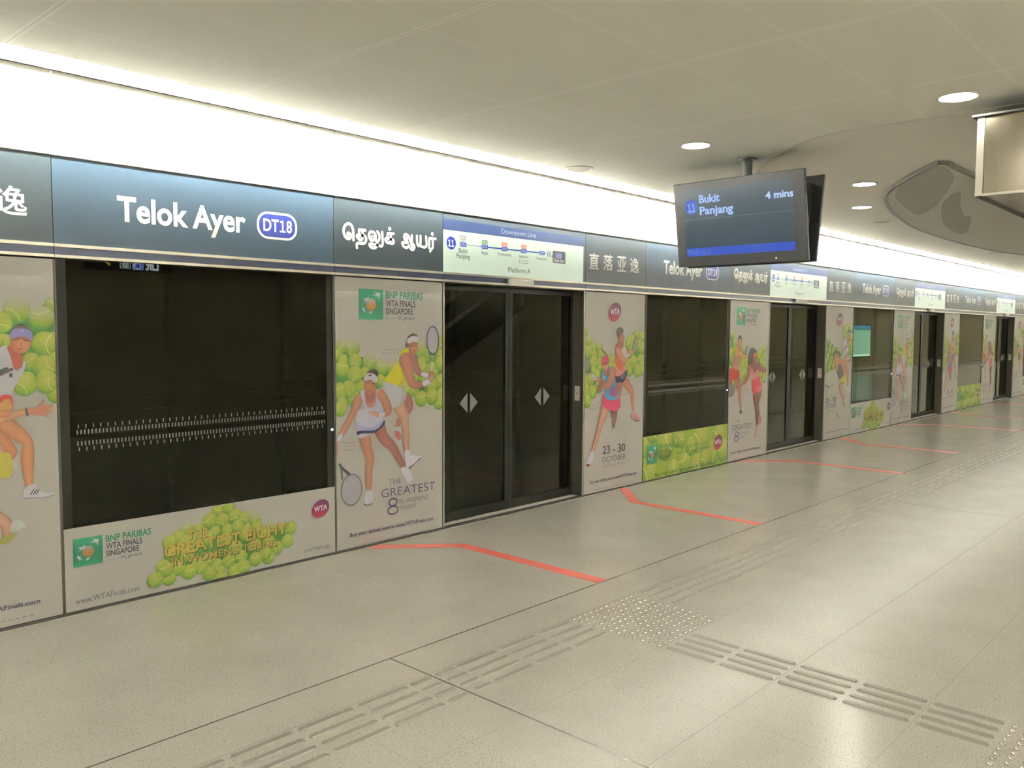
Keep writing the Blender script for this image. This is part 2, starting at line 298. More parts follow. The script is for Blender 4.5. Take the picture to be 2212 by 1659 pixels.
DATA = {"p1":[["layer","printed_tennis_balls"],["p","3f6a2c",[[11,1479],[84,1479],[146,1414],[330,1378],[485,1333],[646,1329],[757,1411],[871,1453],[1014,1473],[1014,1027],[870,1083],[756,1098],[689,1080],[537,1206],[227,1118],[90,1066],[6,1032]],0],["b",[[49,1479,61,1],[152,1466,66,1],[791,1450,67,1],[988,1482,68],[17,1417,47],[69,1380,43],[894,1396,65],[1005,1398,48],[511,1312,60,1],[417,1323,64,1],[304,1363,63,1],[175,1368,58],[259,1283,45],[401,1220,49],[218,1183,52],[168,1093,60],[59,1315,63],[169,1270,66],[802,1342,52],[646,1214,51],[819,1290,52],[905,1274,72],[1005,1328,66],[746,1240,51],[813,1216,52],[717,1143,60],[640,1151,55],[1005,1187,66],[899,1160,68],[1005,1089,53],[976,1029,62],[796,1066,65],[905,1073,66],[113,1170,64],[34,1158,65],[57,1076,44],[42,1033,55]]],["layer","printed_player"],["l","86574a",[[655,1069,91],[678,1006,74],[626,955,59],[580,912,47],[557,867,40]]],["p","c3bfbd",[[529,862],[575,865],[598,849],[598,741],[575,739],[547,760],[511,828]],1],["p","9b5c50",[[529,837],[584,821],[589,763],[566,765],[538,797]],1],["l","ae876e",[[576,1024,113],[626,934,90],[633,868,71],[642,787,73],[647,670,43]]],["p","c8c4c2",[[630,676],[677,678],[684,637],[724,633],[789,613],[777,583],[677,537],[648,542],[632,606]],1],["p","5a4038",[[790,609],[789,596],[676,532],[660,539],[724,566]],0],["p","c2c0ba",[[442,1214],[591,1177],[651,1104],[612,1034],[617,1032],[498,1006],[473,1042],[421,1186]],1],["p","aeaca4",[[596,1174],[651,1104],[612,1038],[580,1019],[607,1098]],1],["p","bdb62c",[[641,1454],[671,1447],[685,1417],[597,1406],[570,1352],[592,1318],[646,1291],[657,1248],[602,1182],[564,1178],[437,1219],[485,1275],[565,1360],[587,1419],[614,1448]],1],["p","a08b1c",[[592,1318],[646,1291],[657,1248],[602,1182],[564,1178],[613,1237]],1],["l","86574a",[[724,1378,66],[746,1305,64],[791,1260,49],[865,1243,39],[911,1256,42]]],["l","c8c4c6",[[813,1252,41],[853,1243,42]]],["p","a07058",[[581,1356],[600,1397],[666,1417],[696,1387],[723,1327],[712,1276],[640,1293],[592,1320]],1],["l","a07058",[[641,1363,123],[665,1294,103],[695,1204,83],[723,1172,59],[796,1175,53],[871,1194,47],[908,1226,45]]],["l","c8c4c6",[[830,1182,51],[873,1194,52]]],["l","86574a",[[701,1417,65],[715,1382,60]]],["h","a06a48",715,1459,47,49],["p","3a2a20",[[647,1462],[635,1473],[647,1510],[663,1542],[702,1567],[735,1565],[758,1542],[669,1529],[666,1468]],1],["p","6d4630",[[669,1491],[760,1499],[755,1478],[671,1468]],1],["p","cac6c4",[[657,1523],[702,1547],[746,1546],[762,1527],[764,1499],[741,1506],[702,1502],[680,1490],[660,1498]],1],["s","6a3428",6,[[715,1433],[739,1434]]],["s","33201a",6,[[702,1472],[718,1472]]],["s","33201a",6,[[732,1473],[747,1474]]],["s","80503a",5,[[728,1472],[736,1450]]],["p","a9a29e",[[855,1514],[871,1587],[915,1620],[958,1587],[973,1513],[958,1452],[923,1413],[877,1444]],1],["r","2c2c48",914,1513,61,109,13],["s","3b5a4a",11,[[871,1435],[906,1339]]],["s","3b5a4a",11,[[958,1443],[911,1339]]],["s","c9c6c2",17,[[907,1344],[901,1270]]],["h","a07058",905,1252,26,24],["h","ae876e",900,1217,29,28],["layer","printed_player"],["l","86574a",[[377,889,116],[430,792,93],[510,720,75],[574,620,61],[618,553,43]]],["p","cac6c4",[[588,546],[639,554],[667,533],[710,465],[695,426],[657,428],[629,468],[601,508]],1],["l","a07058",[[251,829,107],[278,722,86],[303,643,74],[290,581,65],[288,497,63],[287,416,40]]],["p","cac6c4",[[266,419],[313,416],[326,386],[319,327],[308,305],[252,313],[239,332],[244,370],[257,396]],1],["p","7d7a78",[[240,330],[278,314],[317,324],[309,304],[252,308]],1],["p","c4c0bf",[[192,838],[299,842],[307,830],[209,809]],1],["l","a07058",[[200,1092,82],[169,1029,66],[122,957,54],[73,886,49],[35,835,39]]],["l","c8c4c6",[[41,838,42],[22,816,38]]],["l","ae876e",[[19,799,18],[16,708,10]]],["p","c0bcc2",[[215,1145],[258,1169],[349,1165],[395,1097],[412,1022],[424,998],[415,949],[432,918],[395,873],[342,855],[230,860],[185,859],[179,932],[191,1014],[240,1021],[237,1073]],1],["p","a3a0b4",[[189,931],[256,891],[342,884],[422,938],[426,919],[395,873],[342,855],[230,860],[185,859]],1],["p","2b2740",[[185,861],[230,864],[342,858],[402,890],[431,925],[440,903],[404,869],[333,837],[230,844],[191,836]],1],["p","a07058",[[258,1161],[339,1165],[359,1123],[356,1066],[327,1027],[335,1026],[293,1029],[264,1057],[257,1096]],1],["l","a07058",[[401,1123,76],[445,1060,78],[469,998,74],[433,973,51],[374,968,39]]],["l","c8c4c6",[[418,971,44],[380,967,42]]],["l","ae876e",[[369,968,35],[326,984,28],[287,999,10]]],["l","86574a",[[300,1135,75],[305,1102,81]]],["h","a5714f",303,1181,53,61],["p","33241d",[[271,1274],[299,1302],[340,1305],[373,1291],[376,1242],[365,1220],[329,1276]],1],["p","744a34",[[253,1224],[303,1230],[349,1208],[346,1198],[303,1216],[256,1210]],1],["p","cac6c4",[[250,1235],[266,1274],[319,1279],[370,1250],[373,1221],[349,1207],[303,1230],[251,1222]],1],["e","3a3a3a",305,1263,14,7],["s","3a241c",6,[[268,1206],[291,1204]]],["s","3a241c",7,[[318,1200],[339,1198]]],["s","6e3328",8,[[275,1152],[308,1150]]],["e","a5a19e",133,445,88,110],["r","6a6868",133,445,90,112,12],["s","2e2c2c",18,[[34,639],[50,613],[115,561]]],["s","4a4a4a",11,[[47,610],[53,534]]],["layer","printed_slogan"],["t","THE",471,432,123,43,-1,"4d465c",-0.011],["t","GREATEST",401,346,534,64,-9,"433a55",-0.011],["t","8",461,203,102,127,-5,"3f3552",0.004],["t","IN WOMEN'S",573,273,297,36,-2,"57525f",-0.011],["t","TENNIS",571,226,167,32,-2,"57525f",-0.011],["layer","printed_web_address"],["t","Buy your tickets now at www.WTAFinals.com",115,102,799,28,-5,"453c50",0.012],["layer","printed_small_print"],["d","928d85",[152,29],[869,26]],["d","928d85",[431,1450],[560,1448]],["d","928d85",[412,1422],[584,1421]],["d","928d85",[51,793],[200,784]],["d","928d85",[57,767],[179,761]],["d","928d85",[71,737],[164,734]]],"p2":[["layer","printed_tennis_balls"],["p","3f6a2c",[[-19,1587],[37,1571],[99,1523],[242,1468],[297,1397],[483,1355],[486,1228],[302,1151],[260,1017],[110,943],[-7,875]],0],["p","3f6a2c",[[661,1476],[748,1532],[825,1600],[972,1571],[983,1143],[876,1188],[757,1140],[677,1222]],0],["b",[[-6,1592,61,1],[4,1491,53],[233,1447,60,1],[131,1448,59,1],[64,1507,59,1],[362,1347,55,1],[262,1359,60],[154,1372,43],[447,1312,50],[411,1252,50],[486,1233,44],[255,1262,71],[58,1395,67],[147,1292,67],[140,1222,38],[194,1166,60],[232,1056,65],[97,1127,64],[2,1104,75],[29,1039,53],[126,1007,70],[21,991,53],[44,920,67],[866,1566,68,1],[778,1509,51],[958,1531,58],[909,1439,69],[730,1470,68],[961,1416,75],[771,1384,57],[830,1417,51],[933,1301,58],[965,1254,46],[813,1275,71],[705,1261,62],[737,1186,57],[967,1185,52],[886,1187,72],[668,1205,34]]],["layer","printed_player"],["l","8e5a45",[[564,1114,124],[566,1029,91],[557,929,48]]],["l","a8765a",[[651,1099,119],[741,1016,96],[787,968,73],[795,904,65],[816,794,40]]],["p","b07a70",[[792,757],[832,760],[888,730],[935,671],[930,660],[869,665],[788,708]],1],["p","5b3a36",[[793,711],[874,673],[935,667],[930,658],[864,664]],0],["p","2c2838",[[502,1147],[678,1202],[703,1170],[651,1085],[584,1078],[500,1091]],1],["p","6a6478",[[583,1135],[659,1161],[650,1121],[602,1112]],1],["p","c0846c",[[538,1443],[613,1465],[682,1408],[674,1341],[656,1273],[678,1200],[583,1147],[497,1155],[504,1255],[497,1355],[519,1421]],1],["p","b5523c",[[494,1355],[578,1331],[637,1268],[600,1196],[504,1255]],1],["p","c4b09c",[[613,1465],[687,1408],[674,1335],[607,1342],[557,1410]],1],["l","8a4c3a",[[538,1427,95],[530,1377,85]]],["l","b5826a",[[539,1399,79],[607,1314,90],[665,1301,64],[703,1346,53],[742,1368,41]]],["h","b08268",751,1382,59,23],["l","c4c0c0",[[682,1343,42],[711,1351,42]]],["l","7d4a3a",[[575,1488,85],[580,1460,104]]],["h","96604c",588,1521,53,59],["p","2d2826",[[501,1582],[515,1615],[562,1631],[610,1621],[625,1582],[573,1560],[555,1521],[526,1532]],1],["p","8b8a6c",[[788,1407],[818,1486],[841,1543],[877,1531],[869,1440],[841,1377]],1],["s","4a3830",9,[[841,1543],[813,1480],[785,1404]]],["s","5a5a50",7,[[877,1503],[870,1417],[846,1372]]],["layer","printed_player"],["l","5f4236",[[481,806,118],[487,741,90],[479,675,59],[478,619,32]]],["p","b4b0ae",[[457,624],[499,618],[500,595],[472,569],[478,521],[450,538],[444,572]],1],["l","b4846a",[[336,852,138],[310,771,118],[253,676,76],[210,570,70],[150,456,50],[128,425,38]]],["p","c4c0bd",[[110,427],[150,420],[151,374],[130,322],[78,295],[38,305],[46,342],[85,392]],1],["e","a02f38",69,301,30,11],["p","b03a58",[[284,966],[325,969],[549,924],[586,894],[590,826],[580,825],[533,803],[486,795],[420,810],[336,835],[286,866],[275,921],[280,917]],1],["p","5f7f9c",[[283,1207],[328,1232],[430,1235],[488,1144],[545,930],[512,915],[437,905],[334,936],[315,986],[332,1040],[276,1109]],1],["p","7f5478",[[416,1020],[509,1027],[530,947],[455,940],[398,971]],1],["p","3f8aa8",[[325,964],[455,935],[512,920],[437,905],[334,936]],1],["p","58b0c4",[[283,1201],[319,1227],[339,1133],[290,1119]],1],["p","a07058",[[324,1233],[393,1225],[367,1154],[330,1161]],1],["l","a07058",[[444,1196,103],[441,1152,110],[387,1071,93],[332,1057,65],[267,1104,61],[195,1125,36]]],["l","86574a",[[276,1092,53],[233,1029,52],[215,1002,35]]],["h","ae876e",195,1128,40,22],["h","ae876e",101,1180,26,16],["l","c4c0c0",[[172,1129,37],[114,1172,29]]],["l","86574a",[[337,1227,73],[338,1188,83]]],["h","ae876e",329,1260,53,55],["p","b04058",[[271,1261],[265,1305],[289,1343],[353,1348],[383,1319],[382,1269],[327,1287],[300,1272],[296,1258]],1],["p","6a4030",[[296,1258],[309,1277],[336,1286],[364,1275],[355,1265],[314,1258]],1],["s","4b3020",14,[[265,1411],[307,1386],[358,1352]]],["p","8f8b7e",[[-15,1338],[41,1326],[77,1283],[69,1235],[26,1204],[-12,1200]],1],["s","6a665e",7,[[-15,1341],[37,1329],[77,1288],[69,1232],[26,1202],[-12,1197]]],["s","c0bcb8",10,[[-12,1185],[61,1182]]],["layer","printed_slogan"],["t","23 - 30",300,383,383,78,-5,"4a4350",0.006],["t","OCTOBER",297,299,393,52,-2,"4f4856",-0.011],["layer","printed_venue"],["t","SINGAPORE INDOOR STADIUM",303,251,388,17,-3,"8f8790",0.0],["layer","printed_web_address"],["t","Buy your tickets now at www.WTAFinals.com",103,112,786,30,1,"453c48",0.012],["layer","printed_small_print"],["d","928d85",[144,46],[845,40]],["d","928d85",[111,874],[227,878]],["d","928d85",[85,846],[263,848]],["d","928d85",[597,949],[733,951]],["d","928d85",[622,897],[709,901]],["w",473,1780,111]],"p3":[["layer","printed_tennis_balls"],["p","3f6a2c",[[-72,1570],[-8,1588],[120,1528],[192,1438],[345,1350],[473,1227],[482,1057],[303,977],[116,976],[-59,1030]],0],["p","3f6a2c",[[698,1295],[833,1367],[937,1431],[964,939],[798,1016]],0],["b",[[50,1567,61,1],[-53,1528,56],[123,1471,52,1],[-21,1449,61],[303,1398,53,1],[117,1382,52],[32,1345,56],[-42,1281,61],[84,1260,57],[341,1240,53],[422,1223,53],[324,1183,58],[22,1135,56],[276,1136,57],[408,1108,72],[320,1049,67],[-32,1062,61],[116,976,43],[435,1165,44],[897,1381,60,1],[812,1343,50],[773,1284,64],[902,1277,55],[841,1208,60],[919,1172,50],[825,1110,50],[915,1042,50],[817,1050,45],[907,992,55]]],["layer","printed_player"],["l","a07058",[[183,1020,141],[236,942,121],[277,902,99]]],["l","93604c",[[216,947,123],[258,878,78],[277,791,78],[291,718,56],[309,649,34]]],["p","3c3431",[[285,631],[330,628],[342,584],[287,593]],1],["p","b9b2ae",[[292,583],[343,579],[355,537],[299,539]],1],["p","a5362f",[[64,1166],[227,1133],[254,1065],[231,1028],[86,1005],[40,951],[-57,983],[-19,1085]],1],["p","86292a",[[207,1129],[254,1065],[231,1028],[153,1022]],1],["p","a06a5a",[[111,1297],[228,1319],[279,1279],[253,1209],[226,1138],[78,1166],[90,1236]],1],["p","b58a78",[[83,1171],[155,1202],[230,1157],[227,1133],[148,1131]],1],["p","9c7a50",[[170,1282],[239,1295],[242,1218],[164,1211]],1],["p","b8853f",[[137,1377],[204,1404],[264,1380],[228,1309],[130,1311]],1],["l","b58c58",[[185,1381,89],[267,1332,81],[338,1290,54],[429,1291,29]]],["h","b58c60",444,1295,31,19],["l","a06a48",[[243,1418,79],[249,1389,89]]],["h","ae7c56",240,1470,51,59],["p","33291f",[[200,1494],[208,1532],[246,1551],[287,1537],[299,1494],[295,1456],[268,1508]],1],["p","5a4a40",[[377,1321],[404,1388],[433,1416],[449,1397],[436,1349],[408,1306]],1],["p","74685c",[[-54,917],[-8,966],[59,958],[119,908],[132,856],[65,819],[-3,839]],1],["r","3b332c",43,893,92,76,12],["s","4a4038",9,[[105,900],[187,919],[286,920]]],["layer","printed_player"],["l","6e4232",[[786,837,150],[754,739,118],[742,661,90],[769,539,96],[807,437,53]]],["l","5e3a2c",[[692,802,137],[706,732,127],[727,642,95],[743,541,85],[755,411,47]]],["p","a8706c",[[792,523],[857,503],[869,477],[820,396],[785,438]],1],["p","b88c84",[[728,408],[789,403],[791,338],[784,248],[699,256],[683,268],[726,343]],1],["p","b03b44",[[564,1054],[605,1063],[753,1057],[799,996],[846,915],[842,884],[839,844],[691,827],[661,799],[595,846],[581,921],[579,956]],1],["p","c28478",[[542,1182],[578,1190],[604,1087],[678,1070],[714,1187],[735,1191],[772,1096],[765,1032],[682,1001],[577,1005],[552,1079]],1],["p","b9605a",[[719,895],[825,905],[839,844],[712,831]],1],["l","7d4c3a",[[518,1158,102],[500,1105,92],[472,1033,79],[394,974,61],[325,948,39]]],["l","7d4c3a",[[758,1161,101],[814,1120,71],[945,1096,62]]],["p","6e4232",[[578,1190],[725,1192],[717,1133],[667,1075],[614,1092]],1],["p","2a211c",[[473,1222],[479,1319],[517,1376],[568,1395],[652,1375],[696,1335],[633,1326],[594,1288],[618,1219],[578,1195],[517,1173],[464,1203]],1],["h","8a5240",647,1257,61,69],["p","b5683a",[[598,1297],[644,1328],[697,1315],[698,1295],[604,1283]],1],["p","a03c38",[[599,1283],[698,1295],[699,1281],[605,1268]],1],["s","3a1c18",7,[[639,1213],[681,1212]]],["h","a06a48",285,948,40,17],["layer","printed_slogan"],["t","THE",166,484,119,29,3,"4d465c",-0.011],["t","GREATEST",99,392,535,65,-4,"433a55",-0.011],["t","8",160,248,104,127,0,"3f3552",0.004],["t","IN WOMEN'S",277,324,293,32,-1,"7a7280",-0.011],["t","TENNIS",277,275,156,32,0,"7a7280",-0.011],["layer","printed_web_address"],["t","Buy your tickets now at www.WTAFinals.com",69,108,787,27,-5,"453c50",0.012],["layer","printed_small_print"],["d","928d85",[121,32],[855,22]],["d","928d85",[87,766],[180,765]],["d","928d85",[69,741],[215,739]],["d","928d85",[398,893],[510,892]],["d","928d85",[359,866],[553,863]],["d","928d85",[360,841],[544,839]]],"p4":[["layer","printed_tennis_balls"],["p","3f6a2c",[[-57,1497],[71,1518],[210,1422],[430,1356],[576,1245],[398,1066],[186,1030],[7,983],[-47,1079]],0],["p","3f6a2c",[[741,1634],[820,1687],[889,1683],[984,1741],[1011,1742],[1008,1316],[841,1323],[813,1459],[736,1489]],0],["b",[[-44,1508,44],[75,1470,50,1],[-11,1408,52],[159,1391,48,1],[308,1357,45,1],[6,1340,58],[139,1317,53],[258,1315,51],[432,1334,43],[-26,1257,52],[386,1227,54],[92,1233,58],[226,1209,53],[32,1161,58],[312,1133,54],[178,1136,55],[0,1078,53],[289,1080,51],[131,1063,48],[17,1014,42],[684,1646,49],[632,1592,43]]],["b",[[1005,1724,54,1],[700,1645,57],[820,1690,67,1],[740,1622,58],[937,1652,65,1],[672,1547,57],[753,1524,43],[1000,1516,60],[949,1511,67],[997,1435,33],[881,1419,47],[946,1391,60],[950,1324,51],[857,1322,44]]],["b",[[997,1232,45],[952,1291,50],[844,1295,60]]],["layer","printed_player"],["l","b07c58",[[753,1088,87],[809,1034,77],[849,987,54],[847,915,65],[848,837,52],[853,753,37]]],["p","c6c2be",[[836,750],[879,761],[890,731],[931,703],[974,700],[961,687],[925,681],[824,690],[820,708]],1],["s","3a3634",5,[[855,707],[875,734]]],["s","3a3634",5,[[870,706],[888,730]]],["s","3a3634",5,[[883,705],[898,726]]],["s","8a8480",5,[[824,690],[874,686],[925,680],[966,689]]],["l","a8724e",[[667,1063,90],[722,1015,75],[773,950,53],[762,908,30]]],["p","c6c1bf",[[628,1420],[685,1467],[736,1495],[767,1498],[800,1377],[830,1385],[844,1420],[854,1405],[831,1341],[792,1276],[777,1242],[709,1221],[646,1290]],1],["p","a5403c",[[731,1244],[779,1241],[786,1189],[779,1165],[727,1204]],1],["p","b58a54",[[727,1204],[757,1226],[778,1212],[779,1168],[726,1166]],1],["s","4a4642",17,[[722,1351],[785,1379]]],["e","4a4642",781,1349,8,11],["p","8e4636",[[767,1492],[788,1500],[829,1459],[839,1432],[832,1394],[808,1377],[795,1389],[782,1451]],1],["l","b38a66",[[641,1156,56],[696,1120,53],[773,1136,46],[843,1152,33],[873,1156,31]]],["p","b0785c",[[863,1162],[888,1155],[924,1181],[985,1180],[985,1171],[944,1168],[982,1159],[982,1153],[943,1153],[980,1142],[979,1137],[938,1140],[960,1116],[955,1113],[922,1128],[867,1135]],0],["s","b0785c",8,[[883,1161],[914,1181],[936,1206]]],["s","3a302c",12,[[848,1166],[853,1133]]],["h","ae7654",832,1517,49,56],["p","3a2c26",[[781,1564],[791,1593],[818,1614],[850,1616],[876,1594],[890,1567],[885,1535],[880,1561],[790,1556],[785,1532]],1],["p","7d4c34",[[788,1538],[834,1550],[882,1529],[879,1520],[834,1538],[789,1529]],1],["p","8d86ac",[[781,1561],[799,1588],[838,1595],[875,1585],[891,1561],[883,1527],[856,1547],[824,1550],[789,1537],[782,1544]],1],["p","c2b4c4",[[830,1579],[842,1590],[850,1575]],0],["s","4a2c22",5,[[805,1534],[821,1532]]],["s","4a2c22",5,[[847,1531],[866,1528]]],["s","7a3a2c",6,[[819,1485],[840,1484]]],["s","8a5238",5,[[836,1523],[837,1500]]],["layer","printed_player"],["l","ae876e",[[569,810,126],[619,699,103],[675,630,69],[736,561,62],[734,484,40]]],["p","c2c2b0",[[756,562],[781,580],[811,570],[827,539],[809,531],[779,520],[755,519]],1],["p","9c9c58",[[706,492],[765,511],[779,503],[744,465],[705,467]],1],["l","ae876e",[[587,1104,158],[664,1014,118],[726,935,49]]],["p","3a3438",[[423,1097],[559,1110],[681,970],[603,896],[550,877],[446,978]],1],["p","b5ac50",[[527,877],[725,946],[771,912],[756,808],[580,843],[521,813]],1],["s","4a4430",11,[[566,849],[708,810]]],["l","a8724c",[[372,1228,162],[398,1141,140],[427,1043,92]]],["l","b07c58",[[442,1205,100],[584,1147,55],[752,1149,39]]],["h","9c6a4c",370,1260,70,43],["p","38343c",[[280,1272],[312,1309],[392,1318],[457,1291],[452,1253],[368,1276]],1],["s","3a3634",15,[[501,1214],[600,1299],[761,1384]]],["e","a8a49e",38,734,89,83],["s","3c3838",13,[[-47,825],[58,812],[165,777]]],["s","5a5654",15,[[244,793],[287,818]]],["s","5a4a44",15,[[450,391],[552,307]]],["layer","printed_slogan"],["t","23 - 30",25,555,399,74,3,"4a4350",0.006],["t","OCTOBER",31,475,399,59,4,"4f4856",0.0],["layer","printed_venue"],["t","SINGAPORE INDOOR STADIUM",34,427,399,16,0,"8f8790",0.0],["layer","printed_web_address"],["t","Buy your tickets now at www.WTAFinals.com",83,111,803,23,0,"453c50",0.012],["layer","printed_small_print"],["d","928d85",[127,52],[868,52]],["w",473,1780,111]],"b1":[["layer","printed_tennis_balls"],["p","45702c",[[560,306],[669,357],[748,367],[836,346],[966,386],[1032,387],[1133,326],[1202,289],[1381,252],[1424,171],[1328,137],[1234,90],[1129,85],[1027,93],[927,83],[769,146],[646,141],[564,211]],0],["b",[[911,450,42],[990,459,45],[1032,400,47],[1092,377,44],[1168,362,46,1],[859,397,49],[943,383,49],[705,369,48,1],[785,355,39],[656,330,41],[601,304,47],[893,324,37],[977,318,43],[1048,328,45],[1112,305,32],[1184,298,45],[1280,289,42,1],[1366,274,39,1],[697,286,54],[772,291,48],[835,291,49],[963,256,50],[1097,269,44],[1236,244,45],[612,237,47],[708,218,54],[1029,194,50],[1165,181,51],[1271,187,45],[1433,253,47],[1409,168,47],[1328,137,47],[1262,84,47],[1241,114,48],[1170,90,48],[1068,129,44],[895,108,46],[980,115,47],[769,152,42],[845,155,43],[1080,57,51],[1013,46,39],[927,64,34],[849,62,46],[793,117,47],[715,103,48],[646,141,49],[557,166,46],[591,88,44],[574,147,48],[506,97,48],[926,15,43],[1025,-1,44]]],["layer","printed_gold_lettering"],["t","THE",717,301,129,55,-4,"3a3a20",0.02],["t","GREATEST EIGHT",569,217,837,73,2,"3a3a20",0.02],["t","IN WOMEN'S TENNIS",615,155,720,51,-8,"3a3a20",0.02],["t","THE",713,306,129,49,-4,"b99d50",0.022],["t","GREATEST EIGHT",564,223,838,67,2,"ba9a48",0.018],["t","IN WOMEN'S TENNIS",611,160,720,46,-7,"b4954c",0.008],["layer","printed_web_address"],["t","www.WTAFinals.com",55,56,358,33,0,"6f6870",0.0],["layer","printed_hashtag"],["t","#WTAFinals",1540,62,209,25,-1,"77727a",0.0],["w",1674,349,74]],"b2":[["layer","printed_tennis_balls"],["b",[[12,395,139],[188,527,128],[425,376,183],[688,439,133],[125,87,162],[841,134,149],[595,52,146],[1179,349,194],[1102,59,152],[962,302,114],[1591,358,157],[1458,182,156],[1693,182,144],[1277,122,117],[748,390,89]]],["layer","printed_slogan"],["t","23 - 30 OCTOBER 2016",752,287,564,29,6,"55662c",0.0],["layer","printed_venue"],["t","SINGAPORE INDOOR STADIUM",654,234,764,30,2,"55662c",0.0],["layer","printed_web_address"],["t","Buy your tickets now at www.WTAFinals.com",237,44,1274,34,-6,"3d4a20",0.01],["w",1570,284,105]],"tamil":[[[[120,2255],[116,2269],[128,2275],[144,2265],[143,2245],[128,2234],[106,2239],[89,2260],[84,2292],[95,2322],[124,2340],[150,2332],[164,2305],[167,2270],[168,2229]],[[217,2261],[218,2306],[271,2307]],[[247,2301],[246,2248],[236,2234],[222,2236],[202,2250],[198,2260],[206,2267],[230,2263],[259,2268],[277,2257],[278,2234],[266,2216],[242,2210],[214,2211],[197,2203],[198,2177]],[[333,2258],[331,2269],[343,2265],[347,2249],[337,2237],[318,2244],[306,2266],[308,2286],[320,2300],[341,2300],[360,2290],[364,2267],[366,2241],[378,2235],[395,2247],[400,2267],[396,2290],[381,2308]],[[425,2307],[427,2211],[382,2211],[341,2212],[312,2213],[311,2200],[328,2188],[349,2186],[370,2195],[382,2212],[378,2235]],[[474,2260],[476,2302],[531,2305]],[[504,2304],[504,2255],[493,2236],[476,2233],[457,2248],[455,2261],[472,2268],[502,2262],[524,2260],[532,2248],[526,2234],[508,2231]],[[650,2284],[661,2280],[661,2268],[650,2264],[636,2276],[632,2293],[639,2306],[656,2309],[674,2300],[686,2281],[692,2254],[679,2228],[661,2213],[640,2213],[620,2227],[614,2246],[638,2248],[701,2247]],[[708,2307],[708,2206]],[[704,2248],[724,2239],[733,2222],[724,2204],[708,2200],[692,2210]],[[758,2307],[761,2252],[772,2235],[786,2240],[793,2261],[793,2309]],[[793,2261],[797,2234],[851,2235],[850,2310]],[[881,2226],[884,2300],[947,2301]],[[917,2301],[919,2236],[901,2217],[891,2201]]],[[495,2337],[914,2336]]],"en":[["t","Telok Ayer",340,2209,797,132,0,"e6e2d6",0.02]],"logo":{"stars":[[[0.596,0.952],[0.74,0.897],[0.896,0.878],[0.865,0.824],[0.836,0.628],[0.781,0.787],[0.654,0.733],[0.712,0.802],[0.526,0.795],[0.726,0.847],[0.671,0.905]],[[0.399,0.747],[0.416,0.687],[0.505,0.668],[0.355,0.642],[0.34,0.553],[0.314,0.629],[0.171,0.527],[0.246,0.627],[0.173,0.696],[0.301,0.689]],[[0.151,0.45],[0.19,0.364],[0.265,0.365],[0.23,0.299],[0.311,0.24],[0.244,0.255],[0.216,0.205],[0.183,0.287],[0.089,0.329],[0.15,0.352]],[[0.413,0.248],[0.488,0.266],[0.523,0.277],[0.571,0.306],[0.529,0.222],[0.502,0.2],[0.406,0.17],[0.447,0.221]]],"ball":[[0.51,0.492],[0.717,0.497],[0.509,0.288]],"text":[["BNP PARIBAS",[1.11,0.718],[2.745,0.713],[1.111,0.953]],["WTA FINALS",[1.115,0.446],[2.409,0.454],[1.117,0.659]],["SINGAPORE",[1.114,0.188],[2.295,0.191],[1.115,0.39]],["presented by",[1.113,0.02],[1.564,0.022],[1.113,0.076]],["SCglobal",[1.622,0.009],[2.385,0.017],[1.623,0.123]]]}}
